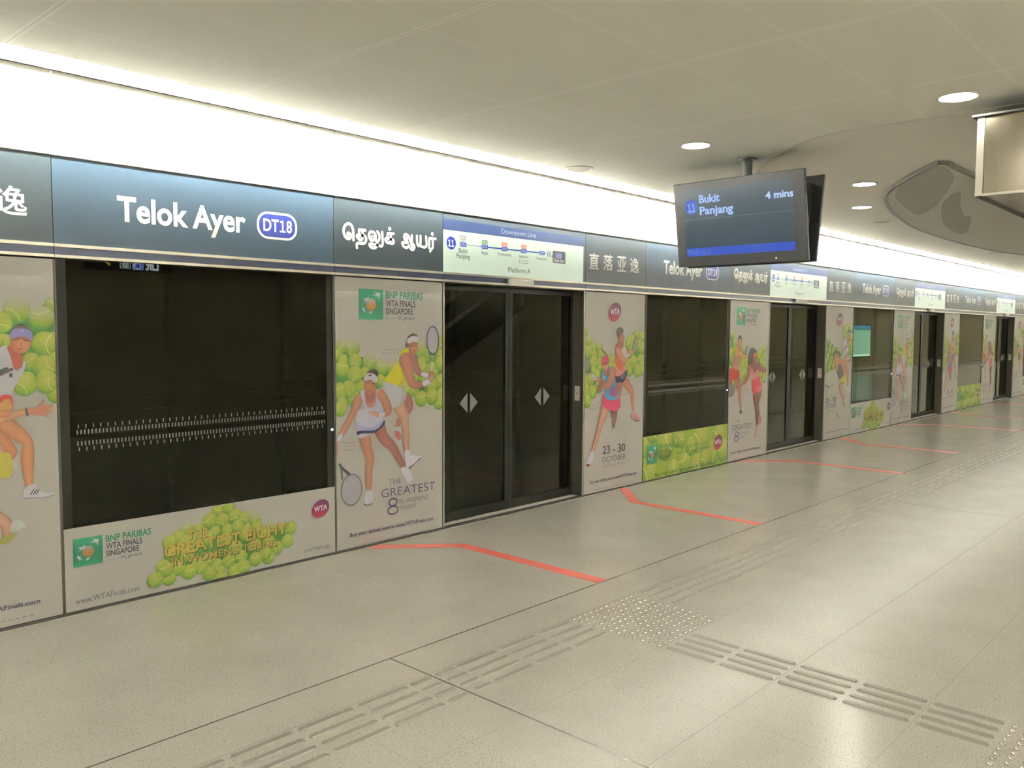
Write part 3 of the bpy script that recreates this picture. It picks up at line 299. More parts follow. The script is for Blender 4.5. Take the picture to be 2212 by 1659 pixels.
# ---------------------------------------------------------------- materials
M_floor = noise_mat('floor_granite', (0.40, 0.37, 0.315), (0.40, 0.37, 0.315), 60, 0.26, 0, 0.5)
def floor_nodes(m):
    nt = m.node_tree; b = nt.nodes['Principled BSDF']; N = nt.nodes.new; L = nt.links.new
    tc = N('ShaderNodeTexCoord')
    def noise(sc_, det=2):
        n = N('ShaderNodeTexNoise'); n.inputs['Scale'].default_value = sc_; n.inputs['Detail'].default_value = det; L(tc.outputs['Object'], n.inputs['Vector']); return n.outputs[0]
    def ramp(src, p0, c0, p1, c1):
        r = N('ShaderNodeValToRGB'); e = r.color_ramp.elements; e[0].position = p0; e[0].color = (*c0, 1); e[1].position = p1; e[1].color = (*c1, 1); L(src, r.inputs[0]); return r.outputs[0]
    def mul(a, c):
        x = N('ShaderNodeMix'); x.data_type = 'RGBA'; x.blend_type = 'MULTIPLY'; x.inputs[0].default_value = 1; L(a, x.inputs[6]); L(c, x.inputs[7]); return x.outputs[2]
    fine = ramp(noise(260, 1), 0.30, (0.42, 0.395, 0.35), 0.64, (0.66, 0.62, 0.55))
    big = ramp(noise(2.2, 4), 0.3, (0.90, 0.90, 0.88), 0.7, (1.0, 1.0, 1.0))
    col = mul(fine, big)
    spk = ramp(noise(130, 0), 0.27, (0.62, 0.60, 0.58), 0.31, (1, 1, 1)); col = mul(col, spk)
    sep = N('ShaderNodeSeparateXYZ'); L(tc.outputs['Object'], sep.inputs[0])
    def math_(op, a, bb, c=None):
        q = N('ShaderNodeMath'); q.operation = op
        for i, v in enumerate((a, bb, c)):
            if v is None: continue
            if isinstance(v, (int, float)): q.inputs[i].default_value = v
            else: L(v, q.inputs[i])
        return q.outputs[0]
    def lin(axis, off, period, half):          # 1 on a joint, 0 off it
        d = math_('ADD', axis, -off)
        if period: d = math_('PINGPONG', d, period / 2)
        d = math_('ABSOLUTE', d, 0)
        return math_('LESS_THAN', d, half)
    beyond = math_('LESS_THAN', sep.outputs[1], -1.765)
    near = math_('GREATER_THAN', sep.outputs[1], -1.765)
    j = lin(sep.outputs[1], -1.765, 0, 0.0045)
    j = math_('MAXIMUM', j, math_('MULTIPLY', lin(sep.outputs[0], 2.524, PER, 0.0045), beyond))
    soft = math_('MAXIMUM', lin(sep.outputs[1], -3.243, 1.2, 0.0025), lin(sep.outputs[1], -2.64, 1.2, 0.0012))
    soft = math_('MULTIPLY', math_('MAXIMUM', soft, lin(sep.outputs[0], 2.524 + PER / 10, PER / 5, 0.0012)), beyond)
    dk = N('ShaderNodeMix'); dk.data_type = 'RGBA'; L(j, dk.inputs[0]); L(col, dk.inputs[6]); dk.inputs[7].default_value = (0.10, 0.085, 0.07, 1)
    d2 = N('ShaderNodeMix'); d2.data_type = 'RGBA'; L(math_('MULTIPLY', soft, 0.45), d2.inputs[0]); L(dk.outputs[2], d2.inputs[6]); d2.inputs[7].default_value = (0.17, 0.15, 0.13, 1)
    L(d2.outputs[2], b.inputs['Base Color'])
    rg = math_('MULTIPLY_ADD', noise(3, 2), 0.05, 0.20); L(rg, b.inputs['Roughness'])
floor_nodes(M_floor)
M_tile = mat('ceiling_tile', (0.78, 0.76, 0.68), 0.8, 0, 0.15)
def tile_nodes(m):
    nt = m.node_tree; b = nt.nodes['Principled BSDF']; N = nt.nodes.new; L = nt.links.new
    tc = N('ShaderNodeTexCoord'); sep = N('ShaderNodeSeparateXYZ'); L(tc.outputs['Object'], sep.inputs[0])
    def q(op, a, c):
        n = N('ShaderNodeMath'); n.operation = op
        for i, v in enumerate((a, c)):
            if isinstance(v, (int, float)): n.inputs[i].default_value = v
            else: L(v, n.inputs[i])
        return n.outputs[0]
    def band(ax, off, per, lo, hi):
        d = q('PINGPONG', q('ADD', sep.outputs[ax], -off), per / 2); return q('MULTIPLY', q('LESS_THAN', d, hi), q('GREATER_THAN', d, lo))
    light = q('MAXIMUM', band(0, 1.402, 1.243, 0.004, 0.020), band(1, -0.645, 0.612, 0.002, 0.009))
    dark = q('MAXIMUM', band(0, 1.402, 1.243, -1, 0.003), band(1, -0.645, 0.612, -1, 0.0016))
    no = N('ShaderNodeTexNoise'); no.inputs['Scale'].default_value = 1.1; L(tc.outputs['Object'], no.inputs['Vector'])
    r = N('ShaderNodeValToRGB'); e = r.color_ramp.elements; e[0].color = (0.83, 0.83, 0.76, 1); e[1].color = (0.86, 0.86, 0.79, 1); e[0].position = 0.35; e[1].position = 0.65; L(no.outputs[0], r.inputs[0])
    a = N('ShaderNodeMix'); a.data_type = 'RGBA'; L(light, a.inputs[0]); L(r.outputs[0], a.inputs[6]); a.inputs[7].default_value = (0.92, 0.92, 0.86, 1)
    c = N('ShaderNodeMix'); c.data_type = 'RGBA'; L(q('MULTIPLY', dark, 0.35), c.inputs[0]); L(a.outputs[2], c.inputs[6]); c.inputs[7].default_value = (0.60, 0.59, 0.53, 1)
    L(c.outputs[2], b.inputs['Base Color'])
tile_nodes(M_tile)
M_plaster = noise_mat('ceiling_plaster', (0.82, 0.80, 0.735), (0.84, 0.82, 0.755), 3, 0.85, 0, 0.2)
M_panel = noise_mat('white_wall_panel', (0.84, 0.83, 0.79), (0.87, 0.86, 0.82), 1.5, 0.45, 0, 0.4)
M_dark = noise_mat('dark_gap', (0.03, 0.03, 0.028), (0.04, 0.038, 0.034), 8, 0.6)
M_frame = noise_mat('dark_bronze_frame', (0.085, 0.078, 0.062), (0.10, 0.09, 0.07), 20, 0.4, 0.3)
M_alu = noise_mat('brushed_aluminium', (0.62, 0.58, 0.50), (0.70, 0.66, 0.58), 6, 0.3, 0.9, 0.5, (1, 1, 40))
M_steel = noise_mat('brushed_steel', (0.30, 0.27, 0.21), (0.37, 0.335, 0.265), 5, 0.23, 1.0, 0.5, (40, 40, 1), 0, 0.10)
M_stud = noise_mat('stainless_stud', (0.62, 0.58, 0.52), (0.72, 0.68, 0.62), 30, 0.16, 1.0)
M_band = noise_mat('header_dark_blue', (0.013, 0.026, 0.039), (0.016, 0.031, 0.045), 1.3, 0.38, 0, 0.35)
M_band2 = noise_mat('header_slate', (0.012, 0.019, 0.023), (0.015, 0.022, 0.026), 1.3, 0.38, 0, 0.35)
M_blue = noise_mat('blue_stripe', (0.018, 0.026, 0.065), (0.022, 0.03, 0.075), 3, 0.35)
M_paper = noise_mat('poster_white', (0.53, 0.515, 0.495), (0.555, 0.54, 0.52), 2.0, 0.40, 0, 0.4)
M_green = noise_mat('poster_green', hexl('7f9a30', GAIN), hexl('93a038', GAIN), 3, 0.40, 0, 0.4)
M_red = noise_mat('red_floor_tape', (0.74, 0.16, 0.13), (0.80, 0.185, 0.15), 12, 0.35)
M_black = noise_mat('black_plastic', (0.012, 0.012, 0.013), (0.017, 0.017, 0.018), 15, 0.42)
M_leaf = noise_mat('black_door_frame', (0.010, 0.010, 0.008), (0.014, 0.014, 0.011), 15, 0.5, 0, 0.12)
M_sill = noise_mat('pale_metal_sill', (0.72, 0.70, 0.64), (0.78, 0.76, 0.70), 20, 0.4, 0.1)
M_cast = noise_mat('dark_green_metal', (0.035, 0.042, 0.035), (0.045, 0.052, 0.043), 12, 0.45, 0.2)
M_white = noise_mat('white_plastic', (0.72, 0.70, 0.65), (0.76, 0.74, 0.69), 9, 0.4)
M_grey = noise_mat('grey_speaker_mesh', (0.42, 0.40, 0.35), (0.50, 0.48, 0.42), 90, 0.7)
M_lens = noise_mat('grey_ceiling_panel', (0.44, 0.435, 0.38), (0.50, 0.49, 0.42), 1.2, 0.55, 0, 0.4)
M_lens2 = noise_mat('dark_grey_shape', (0.27, 0.27, 0.235), (0.31, 0.305, 0.265), 1.2, 0.55, 0, 0.4)
M_beige = noise_mat('beige_wall', (0.56, 0.50, 0.34), (0.62, 0.56, 0.39), 0.7, 0.55)
M_rock = noise_mat('tunnel_concrete', (0.05, 0.05, 0.042), (0.09, 0.088, 0.075), 2.5, 0.9)
M_bar = noise_mat('worn_steel_bar', (0.26, 0.24, 0.21), (0.32, 0.30, 0.26), 40, 0.42, 0.75)
M_led = mat('blue_white_led', (0.5, 0.6, 1), 0.4, emit=(0.45, 0.6, 1), estr=6)
M_amber = mat('amber_led', (1, 0.6, 0.1), 0.4, emit=(1.0, 0.62, 0.12), estr=4)
M_cove = mat('strip_lamp', (1, 1, 1), 0.5, emit=(0.98, 0.985, 0.92), estr=COVE_POWER)
M_back_fill = mat('back_fill_strip', (1, 1, 1), 0.5, emit=(0.98, 0.985, 0.92), estr=BACK_FILL_POWER)
M_down = mat('downlight_lamp', (1, 1, 1), 0.5, emit=(1.0, 0.95, 0.84), estr=DOWN_POWER)
M_glass = bpy.data.materials.new('tinted_glass'); M_glass.use_nodes = True
def glass_nodes(m, tint, ior=1.46):
    nt = m.node_tree; nt.nodes.clear(); N = nt.nodes.new; L = nt.links.new
    out = N('ShaderNodeOutputMaterial'); mx = N('ShaderNodeMixShader'); tr = N('ShaderNodeBsdfTransparent'); gl = N('ShaderNodeBsdfGlossy'); fr = N('ShaderNodeFresnel')
    tr.inputs[0].default_value = (*tint, 1); gl.inputs['Roughness'].default_value = 0.015; gl.inputs[0].default_value = (0.92, 0.95, 0.86, 1); fr.inputs[0].default_value = ior
    L(fr.outputs[0], mx.inputs[0]); L(tr.outputs[0], mx.inputs[1]); L(gl.outputs[0], mx.inputs[2]); L(mx.outputs[0], out.inputs[0])
glass_nodes(M_glass, (0.36, 0.38, 0.31))

# ---------------------------------------------------------------- the setting
XA, XB = -7.0, 60.0
YB = -8.0
struct(MB().box(XA, XB, YB, 0.16, -0.12, 0.0).build('floor', M_floor))
edge = catmull([(5.94, -2.55), (6.04, -2.25), (6.21, -2.01), (6.41, -1.80), (6.68, -1.575), (7.1, -1.30), (7.7, -0.95), (8.4, -0.55), (9.0, -0.17)], False, 4)
tile_pts = [(XA, -0.17), (XA, YB), (5.94, YB)] + [(a, b) for a, b in edge]
struct(MB().prism(tile_pts, CEIL, CEIL + 0.05).build('ceiling', M_tile))
struct(MB().box(XA, 9.0, YB, -0.165, CEIL + 0.052, CEIL + 0.1).box(5.0, XB, YB, -0.13, CEIL + 0.012, CEIL + 0.051).build('ceiling', M_plaster))
struct(MB().box(XA, XB, -0.30, 0.30, 3.36, 3.42).box(XA, XB, 0.06, 0.10, 2.93, 3.36).build('ceiling', M_panel))
te = MB(); te.hull([[(x - 0.004, y - 0.004, CEIL - 0.006), (x + 0.008, y + 0.004, CEIL - 0.006), (x + 0.008, y + 0.004, CEIL + 0.011), (x - 0.004, y - 0.004, CEIL + 0.011)] for x, y in [(5.94, YB + 0.1)] + [(a, c) for a, c in edge]])
struct(te.build('trim_7', M_alu))
# white upper wall panels, jointed above the door joints
joints = sorted([XA] + [o + PER * k for k in range(-2, 11) for o in (1.67, 3.475, 4.505, 6.30)] + [XB])
wp = MB()
for a, b in zip(joints, joints[1:]):
    if b - a > 0.05: wp.box(a + 0.004, b - 0.004, 0.0, 0.02, 2.540, 2.966)
struct(wp.build('wall_left', M_panel))
struct(MB().box(XA, XB, 0.021, 0.055, 2.52, 2.93).build('wall_left', M_dark))
struct(MB().box(XA, XB, -0.022, 0.03, 2.966, 2.974).build('trim_1', M_frame))  # lip coloured dark to draw the shadow line along the panel tops
struct(MB().box(XA, XB, 0.03, 0.06, 1.968, 2.53).build('wall_left', M_dark))
for i, (z0, z1, y0, m) in enumerate(((2.034, 2.051, -0.012, M_alu), (1.976, 1.992, -0.012, M_alu), (1.992, 2.034, -0.004, M_blue))):
    tb = MB(); e = sorted([-1.2] + [o + PER * k for k in range(-1, 5) for o in (1.655, 3.461, 4.486, 6.304)] + [30.0]); e = [v for v in e if -1.2 <= v <= 30.0]
    for a, b in zip(e, e[1:]): tb.box(a + 0.0015, b - 0.0015, y0, 0.03, z0, z1)
    struct(tb.build('trim_%d' % (i + 2), m))
struct(MB().box(XA, XB, -0.006, 0.03, 0.0, 0.016).build('baseboard_left', M_dark))
struct(MB().box(XA, XB, -0.020, -0.006, 0.0, 0.004).build('trim_5', M_alu))
struct(MB().box(XA, XB, YB - 0.1, YB, 0.0, 3.05).build('wall_right', M_beige))
struct(MB().box(XA, XB, YB, YB + 0.02, 2.60, 2.95).build('wall_right', M_panel))  # added white panel behind the fill strips
struct(MB().box(XA, XB, YB, YB + 0.18, 2.56, 2.60).box(XA, XB, YB + 0.16, YB + 0.18, 2.60, 2.68).build('trim_6', M_alu))  # added ledge; its lip keeps the fill strips out of the glass reflections
struct(MB().box(XA - 0.1, XA, YB, 0.06, 0.0, 3.4).build('wall_near', M_beige))
struct(MB().box(XB, XB + 0.1, YB, 0.06, 0.0, 3.4).build('wall_far', M_beige))
tun = MB().box(XA, XB, 4.0, 4.2, -1.3, 3.4).box(XA, XB, 0.4, 4.0, -1.4, -1.3).box(XA, XB, 0.10, 4.0, 3.0, 3.1)
for k in range(24): tun.box(-1.5 + k * 1.4, -1.38 + k * 1.4, 3.9, 4.0, -1.3, 3.0)
for z in (0.7, 0.82, 0.94): tun.box(XA, XB, 3.86, 3.92, z, z + 0.05)
struct(tun.build('wall_tunnel', M_rock))
struct(MB().box(XA, XB, 0.22, 0.40, -1.3, -0.02).build('wall_platform_edge', M_rock))
struct(MB().box(XA, -1.19, 0.0, 0.05, 0.016, 2.53).box(30.0, XB, 0.0, 0.05, 0.016, 2.53).build('wall_left', M_panel))

# ---------------------------------------------------------------- ceiling lamps
for i in range(11):
    t = empty('cove_or_fill_lamp', (-6.9 + i * 3.2, -0.153, 3.13), 'long white strip lamp tucked in the ceiling cove above the white wall panels', 'lamp', 'strip lamps in the ceiling cove')
    MB().box(0.0, 3.18, -0.009, 0.009, 0.0, 0.018).build('lamp_tube', M_cove, t)
    MB().box(0.0, 3.19, -0.011, 0.0185, -0.074, -0.071).box(0.0, 3.19, -0.0115, -0.011, -0.074, 0.05).build('added_lamp_shield', M_white, t)  # unseen shield added to keep direct cove light off posters and floor
for i in range(6):
    t = empty('cove_or_fill_lamp', (-6.9 + 35.2 + i * 5.2, -0.153, 3.13), 'long white strip lamp tucked in the ceiling cove above the white wall panels', 'lamp', 'strip lamps in the ceiling cove')
    MB().box(0.0, 5.12, -0.009, 0.009, 0.0, 0.018).build('lamp_tube', M_cove, t)
    MB().box(0.0, 5.13, -0.011, 0.0185, -0.074, -0.071).box(0.0, 5.13, -0.0115, -0.011, -0.074, 0.05).build('added_lamp_shield', M_white, t)  # same added shield under the longer lamps
for i in range(12):  # unseen strips added as fill light for the ceiling
    t = empty('cove_or_fill_lamp', (-6.9 + i * 5.5, YB + 0.09, 2.61), 'added fill strip on the ledge along the unseen wall behind the camera', 'lamp', 'added fill strips on the back wall ledge')
    MB().box(0.0, 5.3, -0.03, 0.03, 0.0, 0.035).build('lamp_tube', M_back_fill, t)
def downlight(x, y, z, label, group=None):
    t = empty('downlight', (x, y, z), label, 'ceiling light', group)
    MB().lathe([(0.118, -0.001), (0.118, -0.007), (0.105, -0.010), (0.098, -0.006), (0.098, -0.001)], 40).build('trim_ring', M_white, t, smooth=False)
    MB().lathe([(0.0001, -0.0045), (0.097, -0.0045)], 40).build('lamp_face', M_down, t)
    return t
d0 = downlight(5.52, -3.39, CEIL, 'large round downlight in the tiled ceiling, above the steel box')
def more(x, y, z, label, group=None):
    c = copy_tree(d0); c.location = (x, y, z); c['label'] = label
    if group: c['group'] = group
    return c
more(5.65, -1.546, CEIL, 'round downlight in the tiled ceiling, just left of the hanging display pole')
more(8.24, -1.85, CEIL + 0.012, 'upper of two round downlights in the plain ceiling right of the hanging display')
more(9.75, -1.27, CEIL + 0.012, 'lower of two round downlights in the plain ceiling right of the hanging display')
out = [(3.30, -3.40, CEIL), (0.1, -1.55, CEIL), (-2.4, -1.55, CEIL), (1.05, -3.40, CEIL), (-1.2, -3.40, CEIL), (-3.4, -3.4, CEIL), (1.4, -6.4, CEIL), (-1.4, -6.4, CEIL), (4.2, -6.4, CEIL)]  # first is read from a glare overhead, the others are added fill light
out += [(8.6 + 3.3 * k, -3.7, CEIL + 0.012) for k in range(7)] + [(9.0 + 4.2 * k, -6.4, CEIL + 0.012) for k in range(5)] + [(34 + 6 * k, -5.0, CEIL + 0.012) for k in range(4)]
for p in out: more(p[0], p[1], p[2], 'unseen round downlight filling the room with light from outside the picture', 'unseen downlights outside the picture')
def speaker(x, y, z, label):
    t = empty('ceiling_speaker', (x, y, z), label, 'speaker')
    MB().lathe([(0.118, -0.001), (0.118, -0.008), (0.108, -0.012), (0.100, -0.006), (0.100, -0.001)], 36).build('rim', M_white, t)
    MB().lathe([(0.0001, -0.006), (0.0998, -0.005)], 36).build('grille', M_grey, t)
speaker(5.796, -0.32, CEIL, 'round ceiling speaker in the tiles left of the hanging display')
speaker(11.17, -1.01, CEIL + 0.012, 'round ceiling speaker in the plain ceiling below the downlights')
speaker(16.8, -1.01, CEIL + 0.012, 'farthest round ceiling speaker, between the grey ceiling panel and the cove')

# ---------------------------------------------------------------- platform screen modules
def board(name, w, label, group):
    t = empty(name, (0, 0, 0), label, 'advertising panel', group)
    s = MB().box(0.008, w - 0.008, 0.0, 0.028, 0.018, 1.966).build('poster_sheet', M_paper, t)
    MB().box(0.001, 0.007, 0.004, 0.028, 0.017, 1.968).box(w - 0.007, w - 0.001, 0.004, 0.028, 0.017, 1.968).box(0.007, w - 0.007, 0.0285, 0.03, 0.017, 1.968).build('frame', M_frame, t)
    return t, s
WP = 1.025; WG = 1.806
protos = {}
for key in ('p1', 'p2', 'p3', 'p4'):
    w = 1.025 if key in ('p1', 'p3') else 1.008
    t, s = board('advertising_panel', w, '', None)
    pr = Print((9, w * 1000 - 9, 19, 1965)); pr.d = 0.2
    if key in ('p1', 'p3'): logo(pr, 210 if key == 'p1' else 160, 1669, 221, 219, s)
    ops(pr, DATA[key], s)
    protos[key] = t
ORD = ['nearest', 'second', 'third', 'fourth']
DESC = {'p1': 'poster of players in white and yellow', 'p2': 'poster of players in crimson skirt and peach top',
        'p3': 'poster of players in red and pink dresses', 'p4': 'poster of players in yellow skirt and lilac visor'}
def place(key, x, label, group='tennis poster panels on the platform screen'):
    o = protos.get(key)
    if o.get('used'): o = copy_tree(o)
    o['used'] = 1; o.location = (x, 0, 0); o['label'] = label; o['group'] = group
    return o
place('p4', 6.304 - PER, 'poster panel with a player in lilac visor, cut by the left edge of the picture')
for k in range(4):
    place('p1' if k % 2 == 0 else 'p3', 3.461 + PER * k, DESC['p1' if k % 2 == 0 else 'p3'] + ', left of the %s door' % ORD[k])
    place('p2' if k % 2 == 0 else 'p4', 6.304 + PER * k, DESC['p2' if k % 2 == 0 else 'p4'] + ', right of the %s door' % ORD[k])
for o in protos.values(): del o['used']
for o in list(bpy.data.objects):
    if 'used' in o: del o['used']

def glass_panel(kind):
    t = empty('fixed_glass_panel', (0, 0, 0), '', 'glass panel', 'fixed glass panels of the platform screen')
    f = MB().box(0.0005, 0.008, 0.004, 0.03, 0.018, 1.968).box(WG - 0.008, WG - 0.0005, 0.004, 0.03, 0.018, 1.968).box(0.008, WG - 0.008, 0.014, 0.03, 1.970, 1.9755).box(0.008, WG - 0.008, 0.013, 0.03, 0.018, 0.03)
    f.build('frame', M_frame, t)
    g = MB(); g.add([(0.008, 0.012, 0.03), (WG - 0.008, 0.012, 0.03), (WG - 0.008, 0.012, 1.974), (0.008, 0.012, 1.974)], [(0, 1, 2, 3)])
    pane = g.build('glass_pane', M_glass, t)
    fr = Print((8, WG * 1000 - 8, 30, 1976), 1.0); fr.d = -11.8
    for a in ((8, 60, 486, 1974), (WG * 1000 - 60, WG * 1000 - 8, 486, 1974), (60, WG * 1000 - 60, 1972, 1974)): fr.rect('12120e', *a)
    fr.build('dark_glass_border', pane, M_leaf)
    dt = Print((8, WG * 1000 - 8, 30, 1976), GAIN); dt.d = -11.6
    for zs, zd in ((1040, 1006), (913, 943)):
        for i in range(41): dt.rect('8c887c', 101 + i * 40.0, 107 + i * 40.0, zs, zs + 22)
        for i in range(82): dt.rect('7c786c', 93 + i * 20.0, 101 + i * 20.0, zd, zd + 25)
        dt.build('dotted_band', pane)
    s = MB().box(0.009, WG - 0.009, 0.0, 0.008, 0.018, 0.486).build('banner_sheet', M_paper if kind == 'b1' else M_green, t)
    pr = Print((10, WG * 1000 - 10, 19, 485)); pr.d = 0.2
    if kind == 'b2':
        q = DATA['b2']; i = [n for n, a in enumerate(q) if a[0] == 'layer'][1]; ops(pr, q[:i], s); logo(pr, 72, 184, 199, 201, s, '4d4a1e', '3f7a30'); ops(pr, q[i:], s)
    else:
        logo(pr, 53, 264, 159, 158.7, s); ops(pr, DATA['b1'], s)
    MB().lathe([(0.0001, 0.0), (0.006, 0.001), (0.008, 0.004), (0.008, 0.008)], 12).build('indicator_light', M_led, t)
    led = t.children[-1]; led.rotation_euler = (math.radians(-90), 0, 0); led.location = (WG - 0.020, 0.003, 0.892)
    return t
GP = {'b1': glass_panel('b1'), 'b2': glass_panel('b2')}
GL = ['dark glass panel with white ball-pyramid banner at its foot, large at the left', 'dark glass panel with green banner at its foot, between the nearest and second doors',
      'dark glass panel with white banner reflecting a teal map, between second and third doors', 'glass panel with green banner reflecting a yellow wall, between third and fourth doors',
      'sliver of a glass panel at the right edge, beyond the farthest poster']
for k in range(5):
    o = GP['b1' if k % 2 == 0 else 'b2']; o = o if k < 2 else copy_tree(o)
    o.location = (1.655 + PER * k, 0, 0); o['label'] = GL[k]

def door():
    W = 1.818
    t = empty('platform_screen_door', (0, 0, 0), '', 'sliding door', 'sliding platform screen doors')
    for i, x0 in enumerate((0.0, W / 2)):
        x1 = x0 + W / 2
        lf = MB().box(x0 + 0.002, x0 + 0.045, 0.135, 0.165, 0.012, 1.975).box(x1 - 0.045, x1 - 0.002, 0.135, 0.165, 0.012, 1.975).box(x0 + 0.045, x1 - 0.045, 0.135, 0.165, 0.012, 0.085).box(x0 + 0.045, x1 - 0.045, 0.135, 0.165, 1.92, 1.975).build('door_leaf', M_leaf, t)
        g = MB(); g.add([(x0 + 0.045, 0.145, 0.085), (x1 - 0.045, 0.145, 0.085), (x1 - 0.045, 0.145, 1.92), (x0 + 0.045, 0.145, 1.92)], [(0, 1, 2, 3)])
        g.build('glass_pane', M_glass, lf)
        pr = Print((0, 1818, 0, 2000)); pr.d = -144.5; c = (0.427 if i == 0 else 1.375) * 1000
        pr.poly('6f6f66', [(c - 107, 984), (c - 16, 900), (c - 16, 1067)], 0); pr.poly('6f6f66', [(c + 16, 900), (c + 107, 984), (c + 16, 1067)], 0)
        pr.build('arrow_sticker', lf)
    jr = MB().box(W - 0.012, W - 0.002, 0.012, 0.17, 0.0, 1.975).build('jamb', M_frame, t)
    MB().box(0.002, 0.012, 0.012, 0.17, 0.0, 1.975).build('jamb', M_frame, t)
    MB().box(W - 0.016, W - 0.002, -0.002, 0.012, 0.0, 1.972).build('edge_strip', M_alu, t)
    MB().box(0.002, 0.016, -0.002, 0.012, 0.0, 1.972).build('edge_strip', M_alu, t)
    MB().box(0.012, W - 0.012, 0.0, 0.17, 1.968, 1.985).build('head', M_frame, t)
    sl = MB().box(0.012, W - 0.012, 0.02, 0.18, 0.0005, 0.006)
    for y in (0.03, 0.055, 0.08, 0.105): sl.box(0.012, W - 0.012, y, y + 0.012, 0.006, 0.011)
    sl.build('threshold', M_sill, t)
    st = MB().box(W - 0.0135, W - 0.012, 0.045, 0.105, 0.926, 1.066).build('notice_sticker', M_white, t)
    pr = Print((-100, 100, -100, 100)); pr.d = 0.0
    pr.line('a03038', 5, [(-14, -14), (14, 14)]); pr.line('a03038', 5, [(-14, 14), (14, -14)]); pr.micro('8a8680', (-22, 45), (22, 45)); pr.micro('8a8680', (-22, 30), (22, 30)); pr.micro('8a8680', (-22, -50), (22, -50))
    q = pr.build('printed_cross', st); q.rotation_euler = (0, 0, math.radians(-90)); q.location = (W - 0.0137, 0.075, 0.996)
    return t
D0 = door()
for k in range(4):
    o = D0 if k == 0 else copy_tree(D0)
    o.location = (4.486 + PER * k, 0, 0)
    o['label'] = ('nearest pair of dark glass sliding doors, two diamond arrows on the glass', 'second pair of glass sliding doors, right of the poster with a pink dress',
                  'third pair of glass sliding doors, beside the panel reflecting a teal map', 'farthest pair of glass sliding doors, near the right edge')[k]

# ---------------------------------------------------------------- blue header above the doors
def header(name, w, m, label, cat='sign'):
    t = empty(name, (0, 0, 0), label, cat)
    MB().box(0.002, w - 0.002, 0.0, 0.028, 2.052, 2.520).build('sign_board', m, t)
    MB().box(0.0, w, -0.004, 0.028, 2.521, 2.540).build('top_edge', M_frame, t)
    return t
WH = 'e6e2d6'
def hdr_gain(): return 1.0
h_en = header('station_name_sign', WG, M_band, '')
pr = Print((0, 1806, 2052, 2520), 2.3); pr.d = 0.3
pr.text('Telok Ayer', 340, 2208, 797, 133, 0, WH, 0.028); pr.build('lettering', h_en)
pr.rrect(WH, 1216, 1514, 2181, 2357, 78); pr.rrect('24348c', 1231, 1499, 2196, 2342, 64); pr.text('DT18', 1262, 2233, 212, 76, 0, WH, 0.022); pr.build('line_badge', h_en)
h_ta = header('station_name_sign', WP, M_band2, '')
pr.d = 0.3
for st_ in DATA['tamil'][0]:
    if len(st_) <= 3: pr.line(WH, 21, st_)
    else: pr.stroke(WH, 21, st_)
for c in DATA['tamil'][1]: pr.ell(WH, c[0], c[1], 15, 15)
pr.build('lettering', h_ta)
h_zh = header('station_name_sign', 1.008, M_band2, '')
pr.d = 0.3
for ch, x0, x1 in (('\u76f4', 55, 211), ('\u843d', 281, 437), ('\u4e9a', 508, 662), ('\u9038', 731, 885)):
    vs, fs = text_mesh(ch, 0.012); a = min(v[0] for v in vs); b = max(v[0] for v in vs); c = min(v[1] for v in vs); d = max(v[1] for v in vs)
    z0, z1 = 2180, 2333
    pr.put([(x0 + (v[0] - a) / (b - a) * (x1 - x0), z0 + (v[1] - c) / (d - c) * (z1 - z0)) for v in vs], fs, pr.col(WH))
pr.build('lettering', h_zh)
h_mp = empty('route_map_screen', (0, 0, 0), '', 'screen', 'route map screens above the doors')
MB().box(0.002, 1.816, 0.0, 0.028, 2.046, 2.520).build('housing', M_band2, h_mp); MB().box(0.0, 1.818, -0.004, 0.028, 2.521, 2.540).build('top_edge', M_frame, h_mp)
pr = Print((0, 1818, 2040, 2520), 1.0); pr.d = 0.3
pr.rect('34466e', 2, 1784, 2384, 2466); pr.text('Downtown Line', 664, 2408, 442, 40, 0, '8f97a6', 0.01); pr.build('heading', h_mp, LIT)
pr.rect('b9c8b4', 2, 1784, 2052, 2382); pr.build('display', h_mp, LIT)
pr.ell('d5ddd2', 89, 2282, 57, 57); pr.ell('2c3f9e', 89, 2282, 52, 52); pr.text('11', 55, 2256, 66, 52, 0, 'd5ddd2', 0.03)
pr.build('service_badge', h_mp, LIT)
for i in range(8): pr.rect('2c3f8e', 262 + i * 21, 272 + i * 21, 2276, 2285)
pr.rect('2c3f8e', 465, 1235, 2275, 2286)
for x in (1262, 1292): pr.line('2c3f8e', 9, [(x + 14, 2302), (x, 2278), (x + 14, 2254)])
for x in (206, 226): pr.rect('4a4a48', x, x + 8, 2304, 2312)
pr.build('route_line', h_mp, LIT)
for x, t_ in ((219, 'DT1'), (465, 'DT14'), (704, 'DT15'), (946, 'DT16'), (1186, 'DT17')):
    pr.rrect('2c3f9e', x - 37, x + 37, 2263, 2298, 8); pr.text(t_, x - 27, 2270, 54, 20, 0, 'b9c8c8', 0.01); pr.build('station_code', h_mp, LIT)
for x, t_, c in ((217, 'BP6', '86867e'), (465, 'EW12', '4f7f56'), (704, 'CC4', 'd8705a'), (946, 'CE1', 'd8705a')):
    pr.rrect(c, x - 34, x + 34, 2302 if x > 300 else 2319, 2335 if x > 300 else 2353, 6); pr.text(t_, x - 24, 2309 if x > 300 else 2326, 48, 18, 0, 'c9c4b8', 0.01); pr.build('station_code', h_mp, LIT)
for t_, x, z, w, c in (('Bukit', 171, 2213, 97, 36), ('Panjang', 143, 2170, 154, 36), ('Bugis', 428, 2220, 75, 24), ('Promenade', 622, 2223, 164, 24), ('Bayfront', 887, 2221, 120, 24), ('Downtown', 1112, 2220, 143, 24), ('Platform A', 749, 2090, 288, 40)):
    pr.text(t_, x, z, w, c, 0, '4c5450', 0.008)
